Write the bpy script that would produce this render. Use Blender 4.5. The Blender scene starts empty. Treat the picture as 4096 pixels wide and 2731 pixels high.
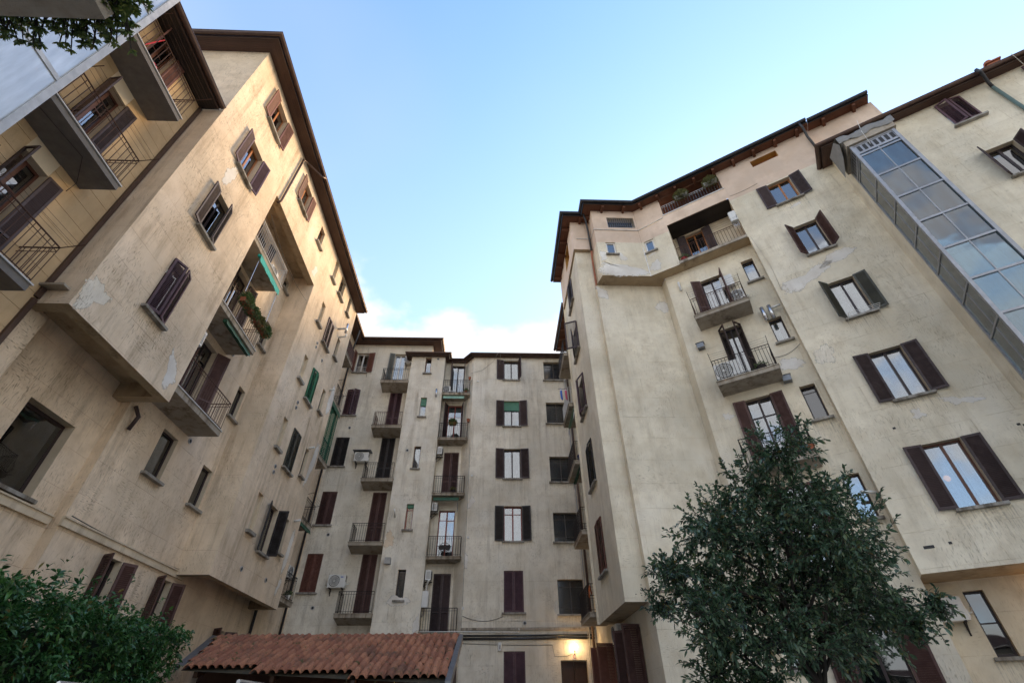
import bpy, math, random
import numpy as np
from mathutils import Matrix, Vector
R = math.radians
random.seed(7); rng = np.random.default_rng(11)
SC = bpy.context.scene
COL = SC.collection

# ------------------------------------------------------------------ camera
cam = bpy.data.cameras.new('camera'); cam.lens = 16.49; cam.sensor_width = 36; cam.clip_start = .05; cam.clip_end = 2000
camo = bpy.data.objects.new('camera', cam); COL.objects.link(camo); SC.camera = camo
M = Matrix.Rotation(R(-2.376), 4, 'Z') @ Matrix.Rotation(R(90 + 38.925), 4, 'X') @ Matrix.Rotation(R(-.7445), 4, 'Z')
camo.matrix_world = Matrix.Translation((0, 0, 1.45)) @ M

# ------------------------------------------------------------------ sky, sun, exposure
SUN_AZ, SUN_EL = 40.0, 20.0          # azimuth measured from +Y towards +X
W = bpy.data.worlds.new('World'); SC.world = W; W.use_nodes = True
wt = W.node_tree; wt.nodes.clear()
def wn(t, **k):
    n = wt.nodes.new(t)
    for a, v in k.items(): setattr(n, a, v)
    return n
out = wn('ShaderNodeOutputWorld'); bg = wn('ShaderNodeBackground'); bg.inputs[1].default_value = .10
sky = wn('ShaderNodeTexSky'); sky.sky_type = 'NISHITA'; sky.sun_disc = False
sky.sun_elevation = R(SUN_EL); sky.sun_rotation = R(SUN_AZ); sky.altitude = 120; sky.air_density = 1.0; sky.dust_density = 0.6; sky.ozone_density = 3.2
tc = wn('ShaderNodeTexCoord'); sep = wn('ShaderNodeSeparateXYZ'); wt.links.new(tc.outputs['Generated'], sep.inputs[0])
mp = wn('ShaderNodeMapping'); mp.inputs['Scale'].default_value = (1, 1, 1.7); mp.inputs['Location'].default_value = (.32, .0, .1); wt.links.new(tc.outputs['Generated'], mp.inputs[0])
n1 = wn('ShaderNodeTexNoise'); n1.inputs['Scale'].default_value = 5.2; n1.inputs['Detail'].default_value = 6; n1.inputs['Roughness'].default_value = .48; wt.links.new(mp.outputs[0], n1.inputs[0])
# cumulus sits low above the roofs all round; the threshold rises with height
el = wn('ShaderNodeMapRange'); el.inputs[1].default_value = .62; el.inputs[2].default_value = .765; el.inputs[3].default_value = .38; el.inputs[4].default_value = .74; wt.links.new(sep.outputs[2], el.inputs[0])
sub = wn('ShaderNodeMath', operation='SUBTRACT'); wt.links.new(n1.outputs[0], sub.inputs[0]); wt.links.new(el.outputs[0], sub.inputs[1])
cf = wn('ShaderNodeMapRange'); cf.inputs[1].default_value = -.04; cf.inputs[2].default_value = .13; cf.inputs[4].default_value = .85; cf.interpolation_type = 'SMOOTHSTEP'; wt.links.new(sub.outputs[0], cf.inputs[0])
# thin high veil
mp2 = wn('ShaderNodeMapping'); mp2.inputs['Scale'].default_value = (.9, .9, 1.2); mp2.inputs['Rotation'].default_value = (0, 0, .6); wt.links.new(tc.outputs['Generated'], mp2.inputs[0])
n2 = wn('ShaderNodeTexNoise'); n2.inputs['Scale'].default_value = 1.5; n2.inputs['Detail'].default_value = 3; wt.links.new(mp2.outputs[0], n2.inputs[0])
vf = wn('ShaderNodeMapRange'); vf.inputs[1].default_value = .4; vf.inputs[2].default_value = .75; vf.inputs[4].default_value = .22; vf.interpolation_type = 'SMOOTHSTEP'; wt.links.new(n2.outputs[0], vf.inputs[0])
hz = wn('ShaderNodeMapRange'); hz.inputs[1].default_value = .98; hz.inputs[2].default_value = .55; hz.inputs[3].default_value = .0; hz.inputs[4].default_value = .48; wt.links.new(sep.outputs[2], hz.inputs[0])     # haze thickens towards the horizon
va = wn('ShaderNodeMath', operation='ADD'); va.use_clamp = True; wt.links.new(vf.outputs[0], va.inputs[0]); wt.links.new(hz.outputs[0], va.inputs[1])
mxv = wn('ShaderNodeMix', data_type='RGBA'); wt.links.new(va.outputs[0], mxv.inputs[0]); wt.links.new(sky.outputs[0], mxv.inputs[6]); mxv.inputs[7].default_value = (1.22, 1.36, 1.47, 1)
mxc = wn('ShaderNodeMix', data_type='RGBA'); wt.links.new(cf.outputs[0], mxc.inputs[0]); wt.links.new(mxv.outputs[2], mxc.inputs[6]); mxc.inputs[7].default_value = (2.1, 2.03, 1.98, 1)
wt.links.new(mxc.outputs[2], bg.inputs[0]); wt.links.new(bg.outputs[0], out.inputs[0])

sl = bpy.data.lights.new('sun', 'SUN'); sl.energy = 1.05; sl.angle = R(24); sl.color = (1, .72, .42)
so = bpy.data.objects.new('sun', sl); COL.objects.link(so)
sd = Vector((math.sin(R(SUN_AZ)) * math.cos(R(SUN_EL)), math.cos(R(SUN_AZ)) * math.cos(R(SUN_EL)), math.sin(R(SUN_EL))))
so.rotation_euler = sd.to_track_quat('Z', 'Y').to_euler(); so.location = (20, 30, 40)
vs = SC.view_settings; vs.view_transform = 'Standard'; vs.look = 'None'; vs.exposure = 2.7; vs.gamma = 1; vs.use_curve_mapping = False
SC.render.engine = 'CYCLES'; SC.cycles.use_denoising = True; SC.cycles.max_bounces = 8; SC.cycles.diffuse_bounces = 5; SC.cycles.transparent_max_bounces = 12
SC.cycles.caustics_reflective = False; SC.cycles.caustics_refractive = False

# ------------------------------------------------------------------ materials
MAT = {}
class NT:
    def __init__(s, m): s.t = m.node_tree; s.n = s.t.nodes; s.b = s.n['Principled BSDF']
    def new(s, t, **k):
        n = s.n.new(t)
        for a, v in k.items(): setattr(n, a, v)
        return n
    def l(s, a, b): s.t.links.new(a, b)
    def noise(s, vec, sc, det=3, rough=.5, scale=None, rot=None, dist=0):
        if scale or rot:
            mp = s.new('ShaderNodeMapping')
            if scale: mp.inputs['Scale'].default_value = scale
            if rot: mp.inputs['Rotation'].default_value = rot
            s.l(vec, mp.inputs[0]); vec = mp.outputs[0]
        n = s.new('ShaderNodeTexNoise'); n.inputs['Scale'].default_value = sc; n.inputs['Detail'].default_value = det; n.inputs['Roughness'].default_value = rough; n.inputs['Distortion'].default_value = dist
        s.l(vec, n.inputs[0]); return n.outputs[0]
    def rng(s, x, a, b, c=0., d=1., smooth=False):
        m = s.new('ShaderNodeMapRange')
        if smooth: m.interpolation_type = 'SMOOTHSTEP'
        for i, v in zip((1, 2, 3, 4), (a, b, c, d)): m.inputs[i].default_value = v
        s.l(x, m.inputs[0]); return m.outputs[0]
    def mix(s, f, a, b, mode='MIX'):
        m = s.new('ShaderNodeMix', data_type='RGBA', blend_type=mode)
        for i, v in ((0, f), (6, a), (7, b)):
            if isinstance(v, bpy.types.NodeSocket): s.l(v, m.inputs[i])
            elif isinstance(v, tuple): m.inputs[i].default_value = (*v, 1) if len(v) == 3 else v
            else: m.inputs[i].default_value = v
        return m.outputs[2]
    def math(s, op, a, b):
        m = s.new('ShaderNodeMath', operation=op)
        for i, v in ((0, a), (1, b)):
            if isinstance(v, bpy.types.NodeSocket): s.l(v, m.inputs[i])
            else: m.inputs[i].default_value = v
        return m.outputs[0]
    def bump(s, h, st, dist=.02):
        b = s.new('ShaderNodeBump'); b.inputs['Strength'].default_value = st; b.inputs['Distance'].default_value = dist
        s.l(h, b.inputs['Height']); s.l(b.outputs[0], s.b.inputs['Normal'])
def newmat(name):
    m = bpy.data.materials.new(name); m.use_nodes = True; MAT[name] = m; return m, NT(m)
def sc3(c, k): return tuple(min(1, x * k) for x in c)
def stucco(name, base, joints=True, comb=1., row=.82, dirt=.5, patch=None):
    m, t = newmat(name)
    tc = t.new('ShaderNodeTexCoord'); o = tc.outputs['Object']; g = t.new('ShaderNodeNewGeometry').outputs['Position']
    big = t.noise(g, .33, 4, .6); mid = t.noise(g, 1.7, 5, .65)
    col = t.mix(t.rng(big, .36, .64), sc3(base, .78), sc3(base, 1.1))
    col = t.mix(t.rng(mid, .42, .68, 0, .62), col, sc3((base[0] * .76, base[1] * .72, base[2] * .67), 1))
    # pale rain-washed fields and brown run-off streaks
    pale = t.noise(g, .55, 3, .5, scale=(1, 1, .6))
    col = t.mix(t.rng(pale, .55, .72, 0, .4, True), col, (base[0] * 1.08, base[1] * 1.12, base[2] * 1.22))
    st = t.noise(o, 1.0, 5, .7, scale=(2.6, 2.6, .22)); blot = t.noise(g, .8, 3)
    sf = t.math('MULTIPLY', t.rng(st, .48, .68, 0, dirt * 1.5), t.rng(blot, .36, .6))
    col = t.mix(sf, col, (base[0] * .44, base[1] * .4, base[2] * .36))
    # combed plaster: short strokes laid in changing directions
    a = t.noise(o, 1, 2, .5, scale=(46, 46, 7), rot=(0, R(24), 0)); b = t.noise(o, 1, 2, .5, scale=(46, 46, 7), rot=(0, R(-28), 0)); c = t.noise(o, 1, 2, .5, scale=(8, 8, 44))
    ch = t.noise(o, 1.3, 1); k1 = t.rng(ch, .47, .53); k2 = t.rng(t.noise(o, 1.1, 1, rot=(.3, .2, .5)), .56, .62)
    h = t.mix(k2, t.mix(k1, a, b), c); pit = t.math('MULTIPLY', t.rng(h, .56, .68, 0, 1), t.rng(t.noise(g, .9, 3, .6), .38, .62, .15, 1))
    col = t.mix(t.math('MULTIPLY', pit, .62 * comb), col, (base[0] * .36, base[1] * .33, base[2] * .29))
    fine = t.noise(o, 90, 3)
    hh = t.math('ADD', t.math('MULTIPLY', pit, -.8 * comb), t.math('MULTIPLY', fine, .35))
    if joints:
        sp = t.new('ShaderNodeSeparateXYZ'); t.l(o, sp.inputs[0]); cb = t.new('ShaderNodeCombineXYZ'); t.l(t.math('ADD', sp.outputs[0], sp.outputs[1]), cb.inputs[0]); t.l(sp.outputs[2], cb.inputs[1])
        br = t.new('ShaderNodeTexBrick'); br.inputs['Scale'].default_value = 1; br.inputs['Brick Width'].default_value = 1.9; br.inputs['Row Height'].default_value = row; br.inputs['Mortar Size'].default_value = .006; br.inputs['Mortar Smooth'].default_value = .4
        br.inputs['Color1'].default_value = (.5, .5, .5, 1); br.inputs['Color2'].default_value = (.62, .62, .62, 1)
        t.l(cb.outputs[0], br.inputs[0])
        wob = t.rng(t.noise(g, 2.2, 2), .4, .6)
        jf = t.math('MULTIPLY', br.outputs['Fac'], wob)
        col = t.mix(t.math('MULTIPLY', jf, .20), col, (base[0] * .5, base[1] * .47, base[2] * .42))
        col = t.mix(.13, col, br.outputs['Color'], 'OVERLAY')
        hh = t.math('ADD', hh, t.math('MULTIPLY', jf, -.6))
    t.l(col, t.b.inputs['Base Color']); t.b.inputs['Roughness'].default_value = .93; t.b.inputs['Specular IOR Level'].default_value = .2
    t.bump(hh, .8, .022)
    return m
def plain(name, c, rough=.6, metal=0, spec=.4, var=.18, nsc=6., bump=0.):
    m, t = newmat(name); g = t.new('ShaderNodeNewGeometry').outputs['Position']
    n = t.noise(g, nsc, 4, .6); n2 = t.noise(g, nsc * .17, 3)
    col = t.mix(t.rng(n, .3, .7), sc3(c, 1 - var), sc3(c, 1 + var)); col = t.mix(t.rng(n2, .4, .7, 0, .5), col, sc3(c, 1 - var * 1.3))
    t.l(col, t.b.inputs['Base Color']); t.b.inputs['Roughness'].default_value = rough; t.b.inputs['Metallic'].default_value = metal; t.b.inputs['Specular IOR Level'].default_value = spec
    if bump: t.bump(t.noise(g, nsc * 8, 3), bump, .01)
    return m
def wood(name, c, rough=.6, along=0):
    m, t = newmat(name); g = t.new('ShaderNodeTexCoord').outputs['Object']
    s = [60, 60, 60]; s[along] = 3
    n = t.noise(g, 1, 4, .6, scale=tuple(s)); b = t.noise(t.new('ShaderNodeNewGeometry').outputs['Position'], 1.2, 3)
    oi = t.new('ShaderNodeObjectInfo')
    col = t.mix(t.rng(n, .3, .7), sc3(c, .6), sc3(c, 1.35)); col = t.mix(t.rng(b, .35, .7, 0, .6), col, sc3(c, .55)); col = t.mix(t.math('MULTIPLY', oi.outputs['Random'], .35), col, sc3(c, 1.5))
    t.l(col, t.b.inputs['Base Color']); t.b.inputs['Roughness'].default_value = rough; t.b.inputs['Specular IOR Level'].default_value = .3
    return m
def emit(name, c, st):
    m, t = newmat(name); t.b.inputs['Base Color'].default_value = (*c, 1); t.b.inputs['Emission Color'].default_value = (*c, 1); t.b.inputs['Emission Strength'].default_value = st; return m
def glass(name, tint, refl, rough=.02, opaq=0., body=(.1, .12, .14)):
    m = bpy.data.materials.new(name); m.use_nodes = True; MAT[name] = m; nt = m.node_tree; nt.nodes.clear(); N = nt.nodes.new
    o = N('ShaderNodeOutputMaterial'); mx = N('ShaderNodeMixShader'); tr = N('ShaderNodeBsdfTransparent'); gl = N('ShaderNodeBsdfGlossy'); df = N('ShaderNodeBsdfDiffuse'); m2 = N('ShaderNodeMixShader')
    lw = N('ShaderNodeFresnel'); lw.inputs[0].default_value = 1.5; mt = N('ShaderNodeMath'); mt.operation = 'MULTIPLY_ADD'; mt.inputs[1].default_value = 1.5; mt.inputs[2].default_value = refl; mt.use_clamp = True
    nz = N('ShaderNodeTexNoise'); nz.inputs['Scale'].default_value = 1.6; nz.inputs['Detail'].default_value = 1; gp = N('ShaderNodeNewGeometry'); nt.links.new(gp.outputs['Position'], nz.inputs[0])
    bm = N('ShaderNodeBump'); bm.inputs['Strength'].default_value = .035; bm.inputs['Distance'].default_value = .08; nt.links.new(nz.outputs[0], bm.inputs['Height']); nt.links.new(bm.outputs[0], gl.inputs['Normal'])
    tr.inputs[0].default_value = (*tint, 1); gl.inputs['Roughness'].default_value = rough; df.inputs[0].default_value = (*body, 1); m2.inputs[0].default_value = opaq
    gn = N('ShaderNodeTexNoise'); gn.inputs['Scale'].default_value = 2.3; gn.inputs['Detail'].default_value = 5; gm_ = N('ShaderNodeMapping'); gm_.inputs['Scale'].default_value = (3, 3, .5); nt.links.new(gp.outputs['Position'], gm_.inputs[0]); nt.links.new(gm_.outputs[0], gn.inputs[0])
    gr_ = N('ShaderNodeMapRange'); gr_.inputs[1].default_value = .42; gr_.inputs[2].default_value = .75; gr_.inputs[3].default_value = opaq * .8; gr_.inputs[4].default_value = min(1, opaq * 1.15 + .14); nt.links.new(gn.outputs[0], gr_.inputs[0]); nt.links.new(gr_.outputs[0], m2.inputs[0])
    nt.links.new(lw.outputs[0], mt.inputs[0]); nt.links.new(mt.outputs[0], mx.inputs[0]); nt.links.new(tr.outputs[0], m2.inputs[1]); nt.links.new(df.outputs[0], m2.inputs[2]); nt.links.new(m2.outputs[0], mx.inputs[1]); nt.links.new(gl.outputs[0], mx.inputs[2]); nt.links.new(mx.outputs[0], o.inputs[0])
    return m
def leafmat(name, c, c2, gloss=.35):
    m, t = newmat(name); g = t.new('ShaderNodeNewGeometry')
    n = t.noise(g.outputs['Position'], 1.8, 2); n2 = t.noise(g.outputs['Position'], 16, 1)
    col = t.mix(t.rng(n, .35, .65), c, c2); col = t.mix(t.rng(n2, .42, .68, 0, .6), col, sc3(c2, 1.5)); col = t.mix(g.outputs['Backfacing'], col, (c2[0] * 1.3, c2[1] * 1.15, c2[2] * 1.2))
    at = t.new('ShaderNodeAttribute'); at.attribute_name = 'tint'; f = at.outputs['Fac']
    col = t.mix(t.rng(f, 0, .45, .75, 0), col, sc3(c, .45)); col = t.mix(t.rng(f, .72, .97, 0, .7), col, (c2[0] * 1.9 + .01, c2[1] * 1.5, c2[2] * 1.1)); col = t.mix(t.rng(f, .975, .985, 0, .8), col, (.22, .15, .045))
    t.l(col, t.b.inputs['Base Color']); t.b.inputs['Specular IOR Level'].default_value = .5; t.l(t.rng(t.noise(g.outputs['Position'], 30, 1), .3, .7, gloss * .75, gloss * 1.6), t.b.inputs['Roughness'])
    tb = t.new('ShaderNodeBsdfTranslucent'); t.l(col, tb.inputs[0]); ms = t.new('ShaderNodeMixShader'); ms.inputs[0].default_value = .24
    om = t.n['Material Output']; t.l(t.b.outputs[0], ms.inputs[1]); t.l(tb.outputs[0], ms.inputs[2]); t.l(ms.outputs[0], om.inputs[0])
    return m

stucco('stucco_tan', (.81, .655, .475), row=.80)
stucco('stucco_grey', (.83, .765, .635), row=.82, dirt=.42)
stucco('stucco_right', (.815, .735, .57), row=.85, comb=.7, dirt=.26)
stucco('stucco_smooth', (.70, .59, .43), joints=False, comb=.25, dirt=.35)
stucco('pink_render', (.76, .60, .47), joints=False, comb=.12, dirt=.15)
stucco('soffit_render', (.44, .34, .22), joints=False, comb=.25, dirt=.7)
stucco('yellow_panel', (.64, .45, .25), joints=False, comb=.12, dirt=.2)
stucco('patch', (.80, .76, .69), joints=False, comb=.1, dirt=.2)
stucco('concrete', (.42, .37, .30), joints=False, comb=.5, dirt=1.0)
stucco('stone_sill', (.36, .34, .30), joints=False, comb=.1, dirt=.9)
def ragged(src):
    m = MAT[src].copy(); m.name = src + '_ragged'; MAT[m.name] = m; t = NT(m); at = t.new('ShaderNodeAttribute'); at.attribute_name = 'core'; g = t.new('ShaderNodeNewGeometry').outputs['Position']
    e = t.math('ADD', at.outputs['Fac'], t.rng(t.noise(g, 9, 5, .7), .3, .7, -.55, .35)); al = t.rng(e, .02, .22); tr = t.new('ShaderNodeBsdfTransparent'); ms = t.new('ShaderNodeMixShader'); t.l(al, ms.inputs[0]); t.l(tr.outputs[0], ms.inputs[1]); t.l(t.b.outputs[0], ms.inputs[2]); t.l(ms.outputs[0], t.n['Material Output'].inputs[0])
for k in ('patch', 'stucco_tan', 'stucco_grey', 'pink_render', 'stucco_smooth'): ragged(k)
plain('seam', (.8, .66, .46), .9, var=.05)
plain('slab_paint', (.17, .155, .14), .8, bump=.2)
plain('slab_edge', (.55, .53, .50), .7)
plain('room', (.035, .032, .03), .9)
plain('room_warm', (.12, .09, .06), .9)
plain('iron', (.035, .028, .026), .55, .3)
plain('iron_rust', (.09, .045, .03), .75, .1)
plain('iron_white', (.62, .61, .58), .6)
wood('soffit_brown', (.085, .046, .033), .55, 0)
wood('soffit_red', (.135, .055, .03), .6, 0)
wood('soffit_black', (.03, .024, .021), .6, 0)
plain('gutter_brown', (.11, .07, .055), .38, .45)
plain('gutter_dark', (.055, .055, .058), .38, .5)
plain('fascia_brown', (.075, .045, .035), .5)
plain('roof_sheet', (.10, .06, .045), .9)
plain('terracotta', (.33, .115, .055), .55)
plain('copper_green', (.14, .20, .18), .6, .2)
plain('pvc_white', (.7, .69, .65), .45)
plain('pvc_grey', (.42, .42, .42), .5)
plain('steel', (.55, .56, .58), .25, .9)
plain('frame_dark', (.035, .022, .022), .45)
plain('frame_brown', (.12, .045, .025), .45)
plain('frame_orange', (.38, .15, .05), .45)
plain('frame_red', (.24, .055, .04), .45)
plain('frame_white', (.74, .73, .70), .4)
plain('frame_steel', (.10, .085, .075), .55, .3)
for k, c in dict(sh_brown=(.050, .030, .029), sh_red=(.15, .058, .04), sh_plum=(.074, .033, .040), sh_black=(.030, .024, .023), sh_olive=(.052, .050, .037), sh_maroon=(.078, .036, .030), sh_green=(.012, .11, .045), sh_grey=(.10, .10, .09)).items():
    m, t = newmat(k); g = t.new('ShaderNodeNewGeometry').outputs['Position']; oi = t.new('ShaderNodeObjectInfo').outputs['Random']
    col = t.mix(oi, sc3(c, .72), (c[0] * 1.35 + .006, c[1] * 1.4 + .006, c[2] * 1.45 + .006)); col = t.mix(t.rng(t.noise(g, 7, 4, .65), .42, .72, 0, .6), col, (c[0] * 1.5 + .02, c[1] * 1.6 + .02, c[2] * 1.6 + .02)); col = t.mix(t.rng(t.noise(g, 1.4, 3), .45, .7, 0, .45), col, sc3(c, .5))
    t.l(col, t.b.inputs['Base Color']); t.b.inputs['Roughness'].default_value = .55; t.b.inputs['Specular IOR Level'].default_value = .35
plain('sh_edge', (.42, .36, .44), .4)
glass('glass', (.78, .83, .86), .20); glass('glass_dark', (.3, .32, .34), .10); glass('glass_lift', (.58, .80, .90), .11, .03, .10, (.14, .30, .42))
glass('glass_frost', (.2, .22, .24), .06, .14, .7, (.045, .05, .056)); glass('glass_sheet', (.9, .94, .98), .12, .25, .72, (.72, .77, .82))
m, t = newmat('curtain'); t.b.inputs['Base Color'].default_value = (.82, .80, .76, 1); t.b.inputs['Roughness'].default_value = .9; t.b.inputs['Transmission Weight'].default_value = 0; t.l(t.mix(t.rng(t.noise(t.new('ShaderNodeNewGeometry').outputs['Position'], 5, 3), .3, .7), (.42, .41, .39), (.58, .57, .54)), t.b.inputs['Base Color'])
plain('blind_green', (.10, .26, .17), .6); plain('awning_teal', (.01, .36, .30), .7); plain('awning_green', (.03, .10, .055), .6); plain('mint_metal', (.25, .42, .32), .5); plain('mesh_green', (.02, .13, .07), .7)
plain('ac_white', (.70, .69, .65), .4, var=.08); plain('ac_grille', (.16, .16, .16), .5); plain('ac_dark', (.03, .03, .03), .6)
plain('clay_pot', (.35, .12, .06), .8); plain('box_grey', (.42, .41, .38), .8); plain('soil', (.05, .035, .025), 1); plain('pot_red', (.3, .02, .02), .4); plain('bucket_blue', (.02, .035, .11), .4); plain('plastic_red', (.6, .02, .03), .4)
leafmat('leaf_pot', (.06, .12, .035), (.10, .16, .06)); leafmat('leaf_dry', (.16, .15, .06), (.12, .14, .05), .6)
leafmat('leaf_laurel', (.020, .085, .022), (.05, .145, .042), .27); leafmat('leaf_privet', (.036, .085, .046), (.075, .135, .07), .25); leafmat('leaf_succ', (.075, .13, .03), (.13, .18, .045), .4)
plain('light_blocker', (.008, .02, .009), .9); plain('bark', (.035, .029, .023), .9, bump=.6); plain('twig', (.04, .032, .024), .9); plain('berry', (.012, .011, .02), .6)
plain('tarp', (.24, .23, .21), .6, bump=.4); plain('alu', (.34, .345, .36), .4, .5); plain('alu_white', (.55, .54, .53), .5); plain('lift_core', (.40, .47, .50), .7); plain('cable', (.10, .09, .08), .7); plain('cable_pale', (.5, .46, .40), .7)
plain('cloth_blue', (.05, .15, .55), .8); plain('cloth_pink', (.6, .12, .2), .8); plain('cloth_orange', (.7, .16, .03), .8); plain('cloth_white', (.75, .74, .72), .8); plain('yellow_reveal', (.55, .29, .075), .8); plain('door_wood', (.05, .025, .014), .4); plain('sign_red', (.5, .02, .02), .5)
plain('car_paint', (.14, .145, .16), .22, .7); plain('car_paint_light', (.35, .34, .36), .22, .7); plain('car_glass', (.012, .014, .016), .06, spec=.8); plain('tyre', (.02, .02, .02), .85); plain('rubber', (.03, .03, .03), .7)
emit('lamp_globe', (1, .72, .36), 5); emit('lamp_room', (1, .42, .12), .12); emit('lamp_small', (1, .55, .2), 4)
plain('brick_dark', (.08, .05, .04), .9)
m = bpy.data.materials.new('stain'); m.use_nodes = True; MAT['stain'] = m; nt = m.node_tree; nt.nodes.clear(); N = nt.nodes.new
o_ = N('ShaderNodeOutputMaterial'); mx = N('ShaderNodeMixShader'); tr_ = N('ShaderNodeBsdfTransparent'); df = N('ShaderNodeBsdfDiffuse'); df.inputs[0].default_value = (.10, .085, .065, 1); gp = N('ShaderNodeTexCoord'); nz = N('ShaderNodeTexNoise'); nz.inputs['Scale'].default_value = 9; nz.inputs['Detail'].default_value = 4; mr = N('ShaderNodeMapRange'); mr.inputs[1].default_value = .35; mr.inputs[2].default_value = .7; mr.inputs[4].default_value = .34
sx = N('ShaderNodeSeparateXYZ'); gr = N('ShaderNodeMapRange'); gr.inputs[1].default_value = -1.3; gr.inputs[2].default_value = -.1; ml = N('ShaderNodeMath'); ml.operation = 'MULTIPLY'
for a_, b_ in ((gp.outputs['Object'], nz.inputs[0]), (nz.outputs[0], mr.inputs[0]), (gp.outputs['Object'], sx.inputs[0]), (sx.outputs[2], gr.inputs[0]), (mr.outputs[0], ml.inputs[0]), (gr.outputs[0], ml.inputs[1]), (ml.outputs[0], mx.inputs[0]), (tr_.outputs[0], mx.inputs[1]), (df.outputs[0], mx.inputs[2]), (mx.outputs[0], o_.inputs[0])): nt.links.new(a_, b_)
# courtyard floor
m, t = newmat('paving'); g = t.new('ShaderNodeNewGeometry').outputs['Position']; br = t.new('ShaderNodeTexBrick'); br.inputs['Scale'].default_value = 1; br.inputs['Brick Width'].default_value = .5; br.inputs['Row Height'].default_value = .5; br.inputs['Mortar Size'].default_value = .01; br.inputs['Color1'].default_value = (.42, .40, .36, 1); br.inputs['Color2'].default_value = (.48, .46, .41, 1); br.inputs['Mortar'].default_value = (.08, .075, .07, 1)
t.l(g, br.inputs[0]); t.l(t.mix(t.rng(t.noise(g, .7, 5), .35, .7, 0, .5), br.outputs[0], (.22, .21, .18)), t.b.inputs['Base Color']); t.b.inputs['Roughness'].default_value = .85; t.bump(br.outputs['Fac'], -.4, .01)
# clay roof tiles with moss
m, t = newmat('clay_tile'); g = t.new('ShaderNodeNewGeometry').outputs['Position']; oi = t.new('ShaderNodeObjectInfo')
col = t.mix(oi.outputs['Random'], (.27, .10, .055), (.46, .20, .105)); col = t.mix(t.rng(t.noise(g, 22, 4, .7), .45, .7, 0, .6), col, (.09, .045, .032)); col = t.mix(t.rng(t.noise(g, 1.1, 4, .7), .5, .66, 0, .55), col, (.07, .05, .035))
col = t.mix(t.rng(t.noise(g, 5.5, 3, .6), .60, .68, 0, .85), col, (.045, .06, .012)); t.l(col, t.b.inputs['Base Color']); t.b.inputs['Roughness'].default_value = .85; t.bump(t.noise(g, 60, 3), .3, .006)
plain('moss_deck', (.055, .045, .025), .95, var=.5, nsc=9)
plain('zinc', (.20, .215, .235), .4, .6)

# ------------------------------------------------------------------ mesh builder
class MB:
    def __init__(s): s.v = []; s.f = []; s.m = []
    def add(s, vs, fs, mi=0):
        o = len(s.v); s.v += [tuple(p) for p in vs]; s.f += [tuple(i + o for i in f) for f in fs]; s.m += [mi] * len(fs); return s
    def box(s, x0, x1, y0, y1, z0, z1, mi=0):
        return s.add([(x0, y0, z0), (x1, y0, z0), (x1, y1, z0), (x0, y1, z0), (x0, y0, z1), (x1, y0, z1), (x1, y1, z1), (x0, y1, z1)],
                     [(0, 3, 2, 1), (4, 5, 6, 7), (0, 1, 5, 4), (1, 2, 6, 5), (2, 3, 7, 6), (3, 0, 4, 7)], mi)
    def quad(s, a, b, c, d, mi=0): return s.add([a, b, c, d], [(0, 1, 2, 3)], mi)
    def tube(s, pts, r, n=6, mi=0, cap=True):
        pts = [Vector(p) for p in pts]; rs = r if isinstance(r, (list, tuple)) else [r] * len(pts); o = len(s.v); up = None
        for i, p in enumerate(pts):
            d = (pts[min(i + 1, len(pts) - 1)] - pts[max(i - 1, 0)]).normalized()
            if up is None: up = Vector((0, 0, 1)) if abs(d.z) < .9 else Vector((1, 0, 0))
            a = d.cross(up).normalized(); b = a.cross(d).normalized(); up = b
            for k in range(n):
                w = 2 * math.pi * k / n; s.v.append(tuple(p + a * (rs[i] * math.cos(w)) + b * (rs[i] * math.sin(w))))
        for i in range(len(pts) - 1):
            for k in range(n):
                k2 = (k + 1) % n; s.f.append((o + i * n + k, o + i * n + k2, o + (i + 1) * n + k2, o + (i + 1) * n + k)); s.m.append(mi)
        if cap:
            s.f.append(tuple(o + k for k in range(n))[::-1]); s.f.append(tuple(o + (len(pts) - 1) * n + k for k in range(n))); s.m += [mi, mi]
        return s
    def cyl(s, p0, p1, r, n=8, mi=0): return s.tube([p0, p1], r, n, mi)
    def lathe(s, prof, n=12, c=(0, 0, 0), mi=0):
        o = len(s.v)
        for r, z in prof:
            for k in range(n): w = 2 * math.pi * k / n; s.v.append((c[0] + r * math.cos(w), c[1] + r * math.sin(w), c[2] + z))
        for i in range(len(prof) - 1):
            for k in range(n): k2 = (k + 1) % n; s.f.append((o + i * n + k, o + i * n + k2, o + (i + 1) * n + k2, o + (i + 1) * n + k)); s.m.append(mi)
        return s
    def mesh(s, name, mats, smooth=False):
        me = bpy.data.meshes.new(name); me.from_pydata(s.v, [], s.f)
        for k in (mats if isinstance(mats, (list, tuple)) else [mats]): me.materials.append(MAT[k])
        if max(s.m, default=0): me.polygons.foreach_set('material_index', s.m)
        if smooth: me.polygons.foreach_set('use_smooth', [True] * len(s.f))
        me.update(); return me
CACHE = {}
def cached(key, fn):
    if key not in CACHE: CACHE[key] = fn()
    return CACHE[key]
def add(name, me, parent=None, loc=(0, 0, 0), rz=0., **props):
    o = bpy.data.objects.new(name, me); COL.objects.link(o); o.location = loc; o.rotation_euler = (0, 0, rz)
    if parent: o.parent = parent
    for k, v in props.items(): o[k] = v
    return o
def thing(name, label, cat, loc=(0, 0, 0), rz=0., group=None):
    o = add(name, None, None, loc, rz, label=label, category=cat); o.empty_display_size = .2
    if group: o['group'] = group
    return o
def wpos(b, p): return tuple(Vector(p) - Vector(b.location))

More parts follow.
